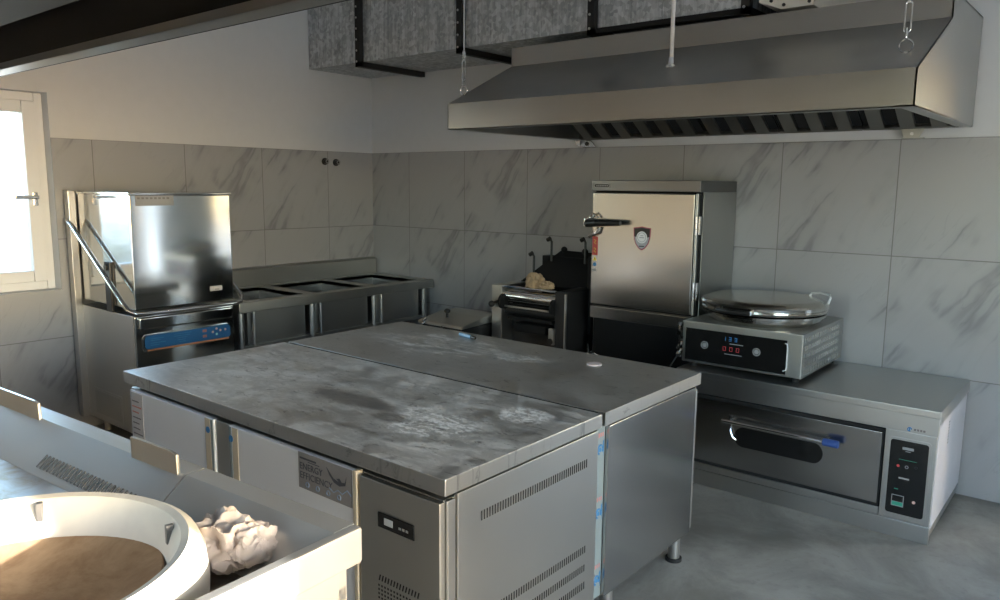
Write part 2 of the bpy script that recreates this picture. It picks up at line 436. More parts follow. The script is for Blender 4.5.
# window in the left wall
w = bpy.data.objects.new('window_1', None); C.objects.link(w); w.location = (-.1, (WY0+WY1)/2, WZ0); w['_base'] = list(w.location); struct(w)
b = B()
fx0, fx1 = -.16, -.09
b.box(fx0, fx1, WY0, WY0+.05, WZ0, WZ1, .006); b.box(fx0, fx1, WY1-.045, WY1, WZ0, WZ1, .006)
b.box(fx0, fx1, WY0+.05, WY1-.045, WZ0, WZ0+.05, .006); b.box(fx0, fx1, WY0+.05, WY1-.045, WZ1-.05, WZ1, .006)
b.out('window_frame', M['pvc'], w)
b = B()
s0, s1, t0, t1 = WY0+.05, WY1-.045, WZ0+.05, WZ1-.05
b.box(-.14, -.07, s1-.075, s1, t0, t1, .008); b.box(-.14, -.07, s0, s0+.075, t0, t1, .008)
b.box(-.14, -.07, s0+.075, s1-.075, t0, t0+.07, .008); b.box(-.14, -.07, s0+.075, s1-.075, t1-.07, t1, .008)
ym = (s0+s1)/2; b.box(-.14, -.07, ym-.06, ym+.06, t0+.07, t1-.07, .008)
sash = b.out('sash', M['pvc'], w)
b = B(); b.box(-.115, -.105, s0+.075, s1-.075, t0+.07, t1-.07); b.out('pane', M['glass'], w)
b = B(); b.box(-.07, -.06, s1-.055, s1-.025, 1.40, 1.48, .004); b.cyl((-.06, s1-.04, 1.45), (-.03, s1-.04, 1.45), .01, seg=10); b.box(-.04, -.025, s1-.16, s1-.03, 1.44, 1.462, .005)
b.out('window_handle', M['chrome'], w)

# outside: hillside and shrubs
b = B(); t = bmesh.new()
nx, ny = 40, 40; g = []
for i in range(nx+1):
    row = []
    for j in range(ny+1):
        x = -.4-24*(i/nx)**1.6; y = -16+24*j/ny
        d = -x
        z = -.5+.16*max(0, d-2)+.25*noise.noise((x*.3, y*.3, 0))
        z = min(z, 2.4+.3*noise.noise((y*.2, 1, 2)))
        row.append(t.verts.new((x, y, z)))
    g.append(row)
for i in range(nx):
    for j in range(ny): t.faces.new((g[i][j], g[i][j+1], g[i+1][j+1], g[i+1][j]))
bmesh.ops.recalc_face_normals(t, faces=t.faces); b._add(t)
o = struct(b.out('hillside', M['ground'], base=(-6, -4, -.5)))
b = B(); b.box(-2, 30, .3, 30, -.3, -.14); b.box(XR+.25, 30, -30, .3, -.3, -.14); struct(b.out('yard', plain('pale_yard', c4(.5, .48, .44), .9), base=(10, 10, -.3)))
def shrub(loc, h, seed, label):
    random.seed(seed)
    r = thing('dry_shrub', label, 'shrub', loc)
    tw = B(); lf = B()
    for i in range(16):
        a = random.uniform(0, 2*PI); tilt = random.uniform(.1, .65); L = h*random.uniform(.6, 1.05)
        p = Vector(loc); pts = [p.copy()]; d = Vector((math.cos(a)*tilt, math.sin(a)*tilt, 1)).normalized()
        for s in range(4):
            p = p+d*L/4; d = (d+Vector((random.uniform(-.3, .3), random.uniform(-.3, .3), random.uniform(-.1, .2)))).normalized(); pts.append(p.copy())
            if s > 0:
                for q in range(2):
                    e = p+Vector((random.uniform(-.2, .2), random.uniform(-.2, .2), random.uniform(0, .2)))*h*.8
                    tw.tube([p, (p+e)/2+Vector((0, 0, .02)), e], .006*h, 4)
                    for u in range(3): lf.ball(e+Vector((random.uniform(-.08, .08), random.uniform(-.08, .08), random.uniform(-.06, .06)))*h, .035*h, (1, .6, .5), sub=1)
        tw.tube(pts, .012*h, 5)
    tw.out('branches', M['shrub'], r); lf.out('foliage', M['leaf'], r)
shrub((-3.3, -3.55, -.31), 1.25, 1, 'dry leafy shrub nearest the window pane, low in the view outside')
shrub((-4.3, -4.35, -.15), 1.2, 2, 'dry shrub on the slope outside at the far left edge of the window')
shrub((-4.6, -3.3, -.1), 1.1, 3, 'dry shrub outside, just beside the right edge of the window sash')

# ------------------------------------------------------------------ island: two refrigerated worktables
AX0, AX1 = 1.932, 3.70
TT = .80
def foot(b, x, y, z1=.122):
    b.cyl((x, y, .012), (x, y, z1), .024, seg=16); b.cyl((x, y, 0), (x, y, .014), .034, seg=16, mat=1)
A = thing('refrigerated_worktable', 'stainless refrigerated worktable with energy sticker and slotted end, near half of the island', 'refrigerated table', (2.86, -2.69, 0))
b = B()
b.box(AX0, AX1, -3.035, -2.272, .752, TT, .004)
b.out('worktop', M['worktop'], A)
b = B()
b.box(AX0+.03, AX1-.02, -3.02, -2.286, .12, .735, .003)
b.box(AX0+.06, AX1-.06, -3.0, -2.30, .735, .753, mat=1); b.box(AX0+.02, AX1-.03, -2.276, -2.2565, .5, .797, mat=1)  # black strips standing in for shade under the worktop and in the seam
b.out('cabinet_body', [M['steel_dull'], M['gap']], A)
# slotted end panel
b = B(); b.box(AX1-.02, AX1-.004, -2.982, -2.289, .14, .746, .003)
b.box(AX1-.02, AX1-.006, -3.018, -2.988, .14, .735, .003)
random.seed(4)
for (ya, yb, z0, z1) in ((-2.885, -2.359, .636, .664), (-2.89, -2.356, .338, .363), (-2.89, -2.358, .273, .297), (-2.89, -2.356, .209, .235)):
    n = 46
    for i in range(n):
        y = ya+(yb-ya)*i/(n-1); b.box(AX1-.006, AX1-.0034, y-.0028, y+.0028, z0+.002, z1+.002, mat=1)
b.out('end_panel', [M['steel'], M['slot']], A)
yF = -3.02
def door(x0, x1, z0, z1, parent, name='door'):
    b = B(); b.box(x0, x1, yF-.022, yF, z0, z1, .004); return b.out(name, M['door_film'], parent)
d1 = door(2.03, 2.64, .14, .738, A); d2 = door(2.735, 3.375, .14, .738, A)
b = B(); b.box(2.643, 2.732, yF-.016, yF, .14, .738, .003); b.out('centre_post', M['steel_dull'], A)
for x0, x1, d in ((2.585, 2.618, d1), (2.757, 2.789, d2)):
    b = B(); b.box(x0, x1, yF-.0235, yF-.0215, .15, .735); h = b.out('film_strip', M['beige'], d); h['label'] = 'beige adhesive strip'
for x0, d in ((2.622, d1), (2.737, d2)):
    b = B(); b.box(x0, x0+.013, yF-.0235, yF-.0215, .15, .735)
    b.out('film_strip', M['blue_film'], d)
for x, d in ((2.6, d1), (2.745, d2)):
    b = B(); b.cyl((x+.005, yF-.0235, .695), (x+.005, yF-.025, .695), .012, seg=14); b.out('round_logo', M['logo_blue'], d)
b = B(); b.box(3.379, 3.394, yF-.026, yF, .14, .742, .002); b.out('edge_strip', M['beige'], A)['label'] = 'beige vertical strip'
# printed label at the left end
b = B(); b.box(2.04, 2.13, yF-.0235, yF-.0215, .3, .73)
random.seed(8); z = .70
while z > .33:
    m = 2 if .655 < z < .685 else 1
    b.box(2.047, 2.047+random.uniform(.05, .075), yF-.0242, yF-.023, z-.006, z, mat=m); z -= .022
b.out('paper_label', [M['paper'], M['ink'], M['ink_red']], d1)
# ENERGY EFFICIENCY sticker
b = B(); b.box(3.122, 3.372, yF-.0235, yF-.0215, .624, .738); ys = yF-.0238
b.text('ENERGY', .030, face_front(3.128, ys, .686), 1)
b.text('EFFICIENCY', .030, face_front(3.128, ys, .657), 1)
b.text('ECO', .016, face_front(3.13, ys, .71), 1) if False else b.box(3.13, 3.21, ys-.0004, ys, .718, .724, mat=1)
b.box(3.17, 3.225, ys-.0004, ys, .7125, .715, mat=1)
for i in range(4):
    c = 3.165+i*.05; b.tube(arc((c, ys, .641), .0075, 0, 360, 16, 'xz')[:-1], .0015, 5, True, mat=2)
# dark swallow-like sweep
pts = [(3.258, .722), (3.272, .70), (3.292, .682), (3.318, .676), (3.344, .684), (3.35, .712), (3.342, .692), (3.328, .69), (3.318, .7), (3.304, .696), (3.315, .688), (3.29, .694), (3.274, .708)]
b.prism(pts, 'y', ys-.0006, ys, mat=1)
b.tube([(3.272, ys, .66), (3.29, ys, .65), (3.31, ys, .662), (3.33, ys, .655), (3.352, ys, .672), (3.37, ys, .66)], .0018, 5, mat=2)
b.out('energy_sticker', [M['sticker'], M['sticker_dark'], M['sticker_blue']], d2)['label'] = 'grey sticker reading ENERGY EFFICIENCY'
# compressor panel
b = B(); b.box(3.402, 3.718, yF-.022, yF, .14, .733, .004); yc = yF-.022
for i in range(14):
    x = 3.485+i*.0118; b.prism([(x-.005, .442), (x, .442), (x+.005, .46), (x, .46)], 'y', yc-.0006, yc+.004, mat=1)
for r in range(11):
    for i in range(13):
        x = 3.478+i*.0125; z = .430-r*.0125; b.box(x, x+.006, yc-.0006, yc+.004, z-.006, z, mat=1)
cp = b.out('compressor_panel', [M['steel_dull'], M['slot']], A)
b = B(); b.box(3.483, 3.627, yc-.004, yc, .604, .648, .002); ctl = b.out('controller', M['black_gloss'], cp)
b = B(); b.box(3.51, 3.545, yc-.0046, yc-.0035, .617, .637); b.out('display', M['lcd'], ctl)
b = B()
for i in range(3): b.box(3.568+i*.014, 3.577+i*.014, yc-.0046, yc-.0035, .620, .627)
b.out('buttons', M['panel_text'], ctl)
for q in A.children:
    if q.name.split('.')[0] in ('door', 'centre_post', 'edge_strip', 'compressor_panel'): q.location.x -= .031
for x in (AX0+.1, AX1-.12):
    for y in (-2.93, -2.37):
        b = B(); foot(b, x, y); b.out('foot', [M['steel'], M['rubber']], A)

Bt = thing('refrigerated_worktable', 'stainless refrigerated worktable with plain end, far half of the island by the oven', 'refrigerated table', (2.86, -1.9, 0))
b = B(); b.box(AX0+.005, AX1, -2.255, -1.515, .752, TT, .0012); b.out('worktop', M['worktop'], Bt)
b = B(); b.box(AX0+.03, AX1-.02, -2.222, -1.57, .12, .735, .003); b.box(AX0+.06, AX1-.06, -2.2, -1.6, .735, .753, mat=1)
b.out('cabinet_body', [M['steel_dull'], M['gap']], Bt)
b = B(); b.box(AX1-.02, AX1-.002, -2.224, -1.552, .125, .746, .003); b.out('end_panel', M['steel_door'], Bt)
b = B(); b.box(AX1-.024, AX1-.004, -1.548, -1.53, .135, .735, .006); b.out('edge_strip', M['steel'], Bt)
for x0, x1 in ((2.03, 2.58), (2.6, 3.15)):
    b = B(); b.box(x0, x1, -1.57, -1.548, .175, .728, .004); d = b.out('door', M['shade_black'], Bt)  # unseen back painted black to darken its reflection in the oven
    b = B(); b.box(x0+.1, x1-.1, -1.548, -1.536, .7, .724, .003); b.out('handle', M['steel_dull'], d)
b = B(); b.box(3.17, 3.66, -1.57, -1.548, .175, .728, .004); b.out('compressor_panel', M['shade_black'], Bt)
for x in (AX0+.1, AX1-.05):
    for y in (-2.13, -1.59):
        b = B(); foot(b, x, y); b.out('foot', [M['steel'], M['rubber']], Bt)
# protective film folded over the seam between the tables
b = B(); fx = AX1-.017
b.box(fx-.004, fx, -2.282, -2.2265, .13, .75, .001)
yc_, fz = -2.253, fx+.0004
for zc in (.668, .44, .195):
    b.tube(arc((fz, yc_-.003, zc), .0155, -40, 250, 20, 'yz'), .0036, 6, mat=1)
    b.cyl((fz-.001, yc_-.003, zc-.001), (fz+.0006, yc_-.003, zc-.001), .008, seg=16, mat=1)
    b.prism([(yc_+.013, zc+.024), (yc_+.02, zc+.03), (yc_+.02, zc-.03), (yc_+.018, zc-.008)], 'x', fz-.001, fz+.0006, mat=1)
    for q in range(4): b.box(fz-.001, fz+.0006, -2.279+q*.012, -2.274+q*.012, zc+.044, zc+.058, mat=2)
b.out('film_strip', [M['blue_film'], M['logo_blue'], M['logo_red']], A)['label'] = 'blue-grey protective film strip with round blue emblems'

# things on the island
r = thing('marker_pen', 'pale blue marker pen with black cap lying at the far edge of the island', 'pen', (2.51, -1.61, TT))
p0, p1 = Vector((2.45, -1.60, TT+.009)), Vector((2.575, -1.628, TT+.009)); q = p0.lerp(p1, .74)
b = B(); b.cyl(p0, q, .0088, seg=16, bev=.001); b.out('barrel', M['marker_blue'], r)
b = B(); b.cyl(q, p1, .0092, .008, seg=16, bev=.001); b.out('cap', M['black'], r)
b = B(); b.lathe((3.296, -1.688, TT), [(0, 0), (.03, 0), (.032, .002), (.032, .005), (.029, .006), (.0, .006)], 32)
tag(b.out('plastic_lid', M['pink_disc']), 'small flat pinkish round lid lying on the island worktop', 'lid')

# ------------------------------------------------------------------ deck oven
O = thing('deck_oven', 'low stainless deck oven on the floor with black control panel', 'oven', (3.86, -.38, 0))
OX0, OX1, OY = 3.22, 4.445, -.745
b = B(); b.box(OX0, OX1-.006, OY+.022, -.012, .055, .575, .003); b.out('oven_body', M['steel_dull'], O)
b = B(); b.box(OX0-.004, OX1+.006, OY-.004, -.01, .572, .606, .004); b.box(OX0-.004, OX1+.002, OY-.002, OY+.02, .492, .575, .002)
b.box(OX1-.006, OX1+.006, OY+.01, -.012, .545, .575, .002)
b.out('top_cover', M['steel'], O)
b = B(); b.box(OX1-.006, OX1+.001, OY+.02, -.015, .07, .546, .001)
for k in range(8): b.box(OX1, OX1+.002, -.49, -.47, .40+k*.014, .406+k*.014, mat=1)
b.out('side_panel', [M['white_film'], M['panel_text']], O)['label'] = 'side panel under pale lilac film'
b = B(); b.box(OX0, OX1, OY, OY+.025, .0, .08, .003) ; b.box(OX0+.03, OX1, OY+.025, -.02, .03, .056, .003); b.out('plinth', M['steel'], O)
for x in (OX0+.08, OX1-.08):
    for y in (OY+.08, -.1):
        b = B(); b.cyl((x, y, 0), (x, y, .035), .025, seg=14); b.out('foot', M['rubber'], O)
b = B(); b.box(3.3, 4.228, OY-.002, OY+.02, .135, .47, .004); b.box(3.295, 4.236, OY+.006, OY+.024, .118, .485, mat=1)
od = b.out('door', [M['steel_door'], M['gap']], O)
b = B(); b.box(OX0, 4.236, OY-.001, OY+.022, .082, .118, .003); b.out('lower_rail', M['steel'], O)
# oval window
b = B(); ov = []
wx0, wx1, wz = 3.55, 3.98, .305
for i in range(25): a = R(-90+180*i/24); ov.append((wx1-.045+.045*math.cos(a), wz+.05*math.sin(a)))
for i in range(25): a = R(90+180*i/24); ov.append((wx0+.045+.045*math.cos(a), wz+.05*math.sin(a)))
b.prism(ov, 'y', OY-.005, OY+.005); b.out('door_window', M['black_gloss'], od)
hz, hy = .385, OY-.05
b = B(); b.cyl((3.50, hy, hz), (4.0, hy, hz), .011, seg=14); b.cyl((3.53, OY, hz), (3.53, hy, hz), .009, seg=10); b.cyl((4.0, OY, hz), (4.0, hy, hz), .009, seg=10)
oh = b.out('handle', M['chrome'], od)
b = B(); b.cyl((3.99, hy, hz), (4.06, hy, hz), .018, seg=16, bev=.004); b.out('grip_end', M['blue_plastic'], oh)['label'] = 'blue handle end'
b = B(); b.tube([(3.53, OY-.006, .35), (3.532, OY-.016, .33), (3.545, OY-.016, .30), (3.56, OY-.006, .285)], .005, 8); b.out('latch_hook', M['chrome'], od)
# control column
b = B(); b.box(4.24, OX1-.002, OY-.002, OY+.024, .082, .492, .003); b.out('control_column', M['steel'], O)
def rrect(x0, x1, z0, z1, r, n=5):
    o = []
    for cx, cz, a in ((x1-r, z1-r, 0), (x0+r, z1-r, 90), (x0+r, z0+r, 180), (x1-r, z0+r, 270)):
        for i in range(n+1): t = R(a+90*i/n); o.append((cx+r*math.cos(t), cz+r*math.sin(t)))
    return o
b = B(); b.prism(rrect(4.256, 4.428, .103, .462, .018), 'y', OY-.008, OY-.001); b.prism(rrect(4.266, 4.418, .113, .452, .012), 'y', OY-.0092, OY-.005, mat=1)
cp = b.out('control_panel', [M['steel'], M['black_gloss']], O)
yy = OY-.0098
for x0, x1, z0, z1, m in ((4.315, 4.36, .412, .424, 'panel_text'), (4.328, 4.348, .404, .407, 'panel_text'), (4.31, 4.352, .277, .284, 'panel_text'), (4.305, 4.375, .365, .3665, 'led_green'), (4.296, 4.312, .226, .229, 'led_green'), (4.292, 4.335, .152, .168, 'led_green')):
    b = B(); b.box(x0, x1, yy-(.0006 if z0 < .16 else 0), yy+.001, z0, z1); b.out('printed_line' if m == 'panel_text' else 'green_light', M[m], cp)
b = B(); b.tube(arc((4.338, yy, .335), .006, 0, 360, 12, 'xz')[:-1], .0016, 5, True); b.out('dial_mark', M['panel_text'], cp)
b = B(); b.box(4.288, 4.338, yy, yy+.0008, .148, .20); b.box(4.291, 4.335, yy-.0004, yy+.0008, .17, .197, mat=1); b.out('digit_display', [M['panel_text'], M['black_gloss']], cp)
for x, z, m, s in ((4.304, .335, 'led_red', .006), (4.375, .34, 'dark_steel', .006), (4.378, .182, 'pink', .007)):
    b = B(); b.cyl((x, yy+.001, z), (x, yy-.001, z), s, seg=12); b.out('button', M[m], cp)
b = B(); b.tube(arc((4.335, OY-.004, .507), .008, 0, 300, 14, 'xz'), .0022, 6); b.box(4.333, 4.337, OY-.005, OY-.002, .5, .514)
for k in range(4): b.box(4.352+k*.012, 4.361+k*.012, OY-.0045, OY-.002, .504, .513, mat=1)
b.out('maker_logo', [M['logo_blue'], M['ink']], O)

# ------------------------------------------------------------------ electric pancake griddle on the oven
G = thing('electric_griddle', 'square electric pancake griddle with shiny round lidded pan, standing on the oven', 'griddle', (3.515, -.38, .606))
gx0, gx1, gy0, gy1, gz0, gz1 = 3.212, 3.838, -.685, -.03, .632, .852
b = B(); b.box(gx0, gx1, gy0, gy1, gz0, gz1, .006); b.out('housing', M['steel_dull'], G)
b = B()
for k, z in enumerate((.66, .70, .74, .78, .82)):
    random.seed(k)
    for i in range(14):
        y = gy0+.03+i*.04; b.box(gx1, gx1+.0012, y, y+random.uniform(.02, .036), z-.012, z+.012, .0004)
b.out('side_film', M['steel_mirror'], G)['label'] = 'quilted shiny film on the side'
for x in (gx0+.05, gx1-.04):
    for y in (gy0+.045, gy1-.05):
        b = B(); b.cyl((x, y, .606), (x, y, .632), .017, .022, seg=14); b.out('foot', M['rubber'], G)
b = B(); b.box(gx0+.02, gx1-.075, gy0-.004, gy0, .645, .815, .003); gp = b.out('control_panel', M['black_gloss'], G)
yy = gy0-.0045
b = B(); b.tube([(gx1-.085, yy, .80), (gx1-.074, yy-.001, .798), (gx1-.071, yy-.001, .78), (gx1-.071, yy-.001, .685), (gx1-.074, yy-.001, .668), (gx1-.088, yy, .662)], .003, 6); b.out('panel_edge', M['white_plastic'], gp)
for x, z in ((3.34, .735), (3.615, .737)):
    b = B(); b.tube(arc((x, yy, z), .018, 0, 360, 24, 'xz')[:-1], .0022, 6, True); b.box(x-.008, x+.008, yy-.001, yy+.001, z-.004, z+.004); b.cyl((x, yy+.002, z), (x, yy, z), .012, seg=16)
    b.out('touch_button', M['panel_text'], gp)
def seven(b, x, z, w, h, segs, y):
    t = .0022
    S7 = {'a': (x, x+w, z+h-t, z+h), 'g': (x, x+w, z+h/2-t/2, z+h/2+t/2), 'd': (x, x+w, z, z+t), 'f': (x, x+t, z+h/2, z+h), 'e': (x, x+t, z, z+h/2), 'b': (x+w-t, x+w, z+h/2, z+h), 'c': (x+w-t, x+w, z, z+h/2)}
    for q in segs: b.box(S7[q][0], S7[q][1], y-.0006, y+.001, S7[q][2], S7[q][3])
for k in range(3):
    b = B(); seven(b, 3.44+k*.03, .773, .013, .02, 'abgcd' if k else 'bc', yy); b.out('blue_digit', M['led_blue'], gp)
    b = B(); seven(b, 3.44+k*.035, .72, .016, .022, 'abcdef', yy); b.out('red_digit', M['led_red'], gp)
for x0, x1, z0, z1 in ((3.475, 3.545, .757, .761), (3.45, 3.54, .703, .706)):
    b = B(); b.box(x0, x1, yy-.0006, yy+.001, z0, z1); b.out('printed_line', M['panel_text'], gp)
gc = (3.525, -.385, .003)
b = B(); b.lathe(gc, [(0, .848), (.262, .848), (.272, .856), (.285, .862), (.296, .872), (.300, .888), (.314, .892), (.316, .903), (.306, .908), (0, .908)], 72); b.out('lower_pan', M['pan'], G)
b = B(); b.lathe(gc, [(0, .909), (.308, .909), (.318, .913), (.322, .922), (.316, .928), (.322, .934), (.324, .948), (.317, .958), (.302, .964), (.29, .972), (.274, .975), (.2, .979), (.1, .982), (0, .983)], 72)
lid = b.out('lid', M['pan'], G)
# front bar handle, right loop handle
a0 = R(-110); a1 = R(-80)
def onr(a, r, z): return (gc[0]+r*math.cos(a), gc[1]+r*math.sin(a), z)
b = B(); b.tube([onr(a0+(a1-a0)*i/8, .352, .932) for i in range(9)], .012, 10); gh = b.out('handle', M['black'], lid)
for a in (a0, a1):
    b = B(); b.tube([onr(a, .318, .932), onr(a, .352, .932)], .01, 8); b.out('handle_mount', M['chrome'], gh)
b = B(); b.tube([(3.70, -.20, .972), (3.71, -.19, .99), (3.76, -.21, 1.0), (3.82, -.26, 1.0), (3.835, -.29, .988), (3.83, -.31, .955)], .006, 8); b.out('lift_loop', M['white_plastic'], lid)
# torn foil at the left front corner
b = B(); t = bmesh.new(); random.seed(3); rows = []
for i in range(13):
    z = .655+.185*i/12
    rows.append([t.verts.new((3.19+.03*j/3+random.uniform(-.006, .006), gy0-.012+random.uniform(-.012, .01), z)) for j in range(4)])
for i in range(12):
    for j in range(3): t.faces.new((rows[i][j], rows[i][j+1], rows[i+1][j+1], rows[i+1][j]))
bmesh.ops.solidify(t, geom=t.faces[:], thickness=.0012); b._add(t)
b.out('torn_film', M['steel_mirror'], G)['label'] = 'crumpled shiny film peeling off the left front edge'

b = B(); b.tube([(gx0-.008, gy0-.02, .67), (gx0-.022, gy0-.03, .645), (gx0-.04, gy0-.05, .60), (gx0-.06, gy0-.07, .45), (gx0-.07, gy0-.08, .1), (gx0-.07, gy0-.08, .004)], .004, 8)
tag(b.out('power_cord', M['black']), 'thin dark power cord hanging from the left front corner of the griddle', 'cord')
# ------------------------------------------------------------------ steamer cabinet
S = thing('steamer_cabinet', 'tall stainless steamer cabinet with shield badge on its door', 'steamer', (2.85, -.26, 0))
sx0, sx1, sy0, sy1 = 2.505, 3.19, -.5, -.012
b = B(); b.box(sx0, sx1, sy0+.05, sy1, .16, 1.52, .003); b.out('cabinet_body', M['steel_dull'], S)
b = B(); b.box(sx0-.002, sx1, sy0, sy1, 1.52, 1.582, .004); hd = b.out('header', M['header_steel'], S)
b = B(); b.prism(rrect(sx0+.015, sx0+.12, 1.538, 1.562, .01), 'y', sy0-.002, sy0+.001); b.prism(rrect(sx0+.019, sx0+.116, 1.541, 1.559, .008), 'y', sy0-.0028, sy0, mat=1)
for k in range(7): b.box(sx0+.03+k*.012, sx0+.038+k*.012, sy0-.0032, sy0, 1.546, 1.554, mat=0)
b.out('name_plate', [M['panel_text'], M['dark_steel']], hd)
b = B(); b.box(sx0+.005, sx1-.03, sy0, sy0+.045, .845, 1.512, .008); b.box(sx0+.01, sx1-.005, sy0+.03, sy0+.052, .835, 1.52, mat=1)
sd = b.out('door', [M['steel_door'], M['gap']], S)
b = B(); b.box(sx1-.027, sx1-.012, sy0+.006, sy0+.05, .845, 1.512, .004); b.out('door_edge', M['steel'], sd)
for z0 in (1.29, .93):
    b = B()
    for k in range(3): b.cyl((sx1-.014, sy0-.004, z0+k*.034), (sx1-.014, sy0-.004, z0+.03+k*.034), .008, seg=12)
    b.box(sx1-.006, sx1+.003, sy0+.005, sy0+.03, z0, z0+.1, .002); b.out('hinge', M['chrome'], sd)
# badge
bx, bz = 2.848, 1.265; by = sy0-.0015
def shield(s): return [(bx-.055*s, bz+.05*s), (bx-.03*s, bz+.052*s), (bx, bz+.058*s), (bx+.03*s, bz+.052*s), (bx+.055*s, bz+.05*s), (bx+.053*s, bz), (bx+.042*s, bz-.04*s), (bx+.02*s, bz-.068*s), (bx, bz-.078*s), (bx-.02*s, bz-.068*s), (bx-.042*s, bz-.04*s), (bx-.053*s, bz)]
b = B(); b.prism(shield(1), 'y', by, sy0+.001, mat=0); b.prism(shield(.9), 'y', by-.0006, by+.0005, mat=2)
up = [(x, z) for x, z in shield(.9) if z >= bz-.001]; b.prism(up[:5]+[up[5], (bx, bz-.012), up[-1]], 'y', by-.001, by, mat=1)
b.cyl((bx, by, bz-.004), (bx, by-.0018, bz-.004), .034, seg=28, mat=3); b.tube(arc((bx, by-.002, bz-.004), .026, 0, 360, 24, 'xz')[:-1], .002, 5, True, mat=2)
b.box(bx-.016, bx+.016, by-.0026, by-.001, bz-.008, bz-.003, mat=2); b.box(bx-.01, bx+.01, by-.0026, by-.001, bz+.004, bz+.008, mat=2); b.box(bx-.017, bx+.017, by-.0015, by, bz-.058, bz-.052, mat=1)
b.out('badge', [plain('badge_maroon', c4(.3, .06, .1), .4), M['black'], plain('badge_grey', c4(.4, .4, .43), .3), M['white_plastic']], sd)['label'] = 'shield badge, black and maroon with a white disc'
# warning labels
b = B(); lx0, lx1 = sx0+.013, sx0+.05
b.box(lx0, lx1, sy0-.0012, sy0+.001, 1.14, 1.25)
for z in (1.215, 1.165):
    b.tube([(lx0+.012, sy0-.0014, z+.018), (lx0+.026, sy0-.0014, z+.012), (lx0+.012, sy0-.0014, z), (lx0+.026, sy0-.0014, z-.008)], .0022, 5, mat=1)
b.prism([(lx0+.004, 1.108), (lx1-.004, 1.108), ((lx0+lx1)/2, 1.133)], 'y', sy0-.0012, sy0+.001, mat=1); b.box((lx0+lx1)/2-.0015, (lx0+lx1)/2+.0015, sy0-.0018, sy0, 1.113, 1.124, mat=3)
b.cyl(((lx0+lx1)/2, sy0, 1.085), ((lx0+lx1)/2, sy0-.0012, 1.085), .012, seg=16, mat=2)
b.box(lx0+.002, lx1-.004, sy0-.0012, sy0+.001, 1.045, 1.06, mat=4)
b.out('warning_label', [M['red'], M['yellow'], M['logo_blue'], M['black'], M['panel_text']], sd)['label'] = 'red warning label with yellow signs'
# latch handle
b = B(); hz = 1.335
b.box(sx0-.035, sx0+.02, sy0-.035, sy0+.01, hz-.03, hz+.025, .008); b.tube([(sx0-.01, sy0-.02, hz+.02), (sx0+.03, sy0-.03, hz+.055), (sx0+.06, sy0-.02, hz+.03)], .006, 8)
b.tube([(sx0+.065, sy0-.02, hz-.03), (sx0+.05, sy0-.03, hz-.06), (sx0, sy0-.02, hz-.085)], .009, 8)
lt = b.out('latch', M['chrome'], sd)
b = B(); b.cyl((sx0-.005, sy0-.045, hz-.006), (sx0+.075, sy0-.055, hz), .024, .022, seg=16, bev=.004); b.cyl((sx0+.07, sy0-.054, hz), (sx0+.235, sy0-.06, hz+.004), .021, .015, seg=16, bev=.006); b.out('handle_grip', M['black'], lt)
b = B(); b.box(sx0, sx1, sy0+.01, sy0+.05, .76, .832, .004); b.box(sx0+.02, sx1-.02, sy0+.02, sy0+.05, .2, .76, .004, mat=1); b.out('lower_panel', [M['steel_door'], M['shade_black']], S)  # front below the door painted black in place of deep shade
b = B(); b.cyl((2.545, sy0+.01, .55), (2.545, sy0-.06, .55), .012, seg=12); b.tube([(2.545, sy0-.05, .55), (2.545, sy0-.06, .575), (2.537, sy0-.062, .61)], .006, 8); b.tube([(2.545, sy0-.06, .55), (2.565, sy0-.07, .545), (2.60, sy0-.07, .56), (2.615, sy0-.065, .55)], .006, 8)
b.out('drain_tap', M['chrome'], S)
for x in (sx0+.06, sx1-.06):
    for y in (sy0+.11, sy1-.07):
        b = B(); b.cyl((x, y, .012), (x, y, .162), .02, seg=14); b.cyl((x, y, 0), (x, y, .014), .028, seg=14, mat=1); b.out('foot', [M['steel'], M['rubber']], S)

# ------------------------------------------------------------------ dough sheeter
D = thing('dough_sheeter', 'dark dough sheeting machine with steel rollers between the sinks and the steamer', 'dough machine', (2.12, -.4, 0))
b = B(); b.box(1.83, 1.912, -.61, -.3, .30, .912, .004); b.out('side_plate', M['steel'], D)
b = B(); b.box(2.33, 2.41, -.61, -.3, .30, .912, .004); b.box(2.402, 2.412, -.614, -.60, .30, .90, mat=1); b.out('side_plate', [M['dark_steel'], M['steel']], D)
b = B(); b.box(1.912, 2.33, -.5, -.12, .26, .79, .004); b.out('housing', M['dark_steel'], D)
for x in (1.87, 2.37):
    for y in (-.55, -.2):
        b = B(); b.box(x-.025, x+.025, y-.025, y+.025, .03, .31, .004); b.cyl((x, y, 0), (x, y, .03), .028, seg=14, mat=1); b.out('leg', [M['dark_steel'], M['rubber']], D)
b = B(); b.cyl((1.912, -.565, .845), (2.33, -.565, .845), .042, seg=28); b.out('roller', M['steel_mirror'], D)
b = B(); b.cyl((1.912, -.545, .755), (2.33, -.545, .755), .036, seg=28); b.out('roller', M['dark_steel'], D)
b = B(); b.cyl((1.905, -.59, .905), (2.335, -.59, .905), .008, seg=10); b.out('guard_bar', M['chrome'], D)
b = B(); b.box(1.93, 2.28, -.605, -.59, .775, .786, .002); b.out('scraper', M['steel'], D)
b = B(); b.box(1.955, 2.30, -.60, -.56, .70, .72, .002); b.box(2.0, 2.25, -.59, -.5, .62, .68, .01); b.out('catch_tray', M['black_rag'], D)
for p, q in (((1.912, -.60, .81), (1.932, -.60, .81)), ((2.312, -.60, .81), (2.33, -.60, .81))):
    b = B(); b.cyl(p, q, .05, seg=24); b.out('gear_cover', M['black_rag'], D)
b = B(); b.tube([(1.92, -.62, .82), (1.90, -.635, .81), (1.862, -.64, .795)], .009, 8); b.ball((1.855, -.642, .79), .022); b.out('adjusting_knob', M['black'], D)
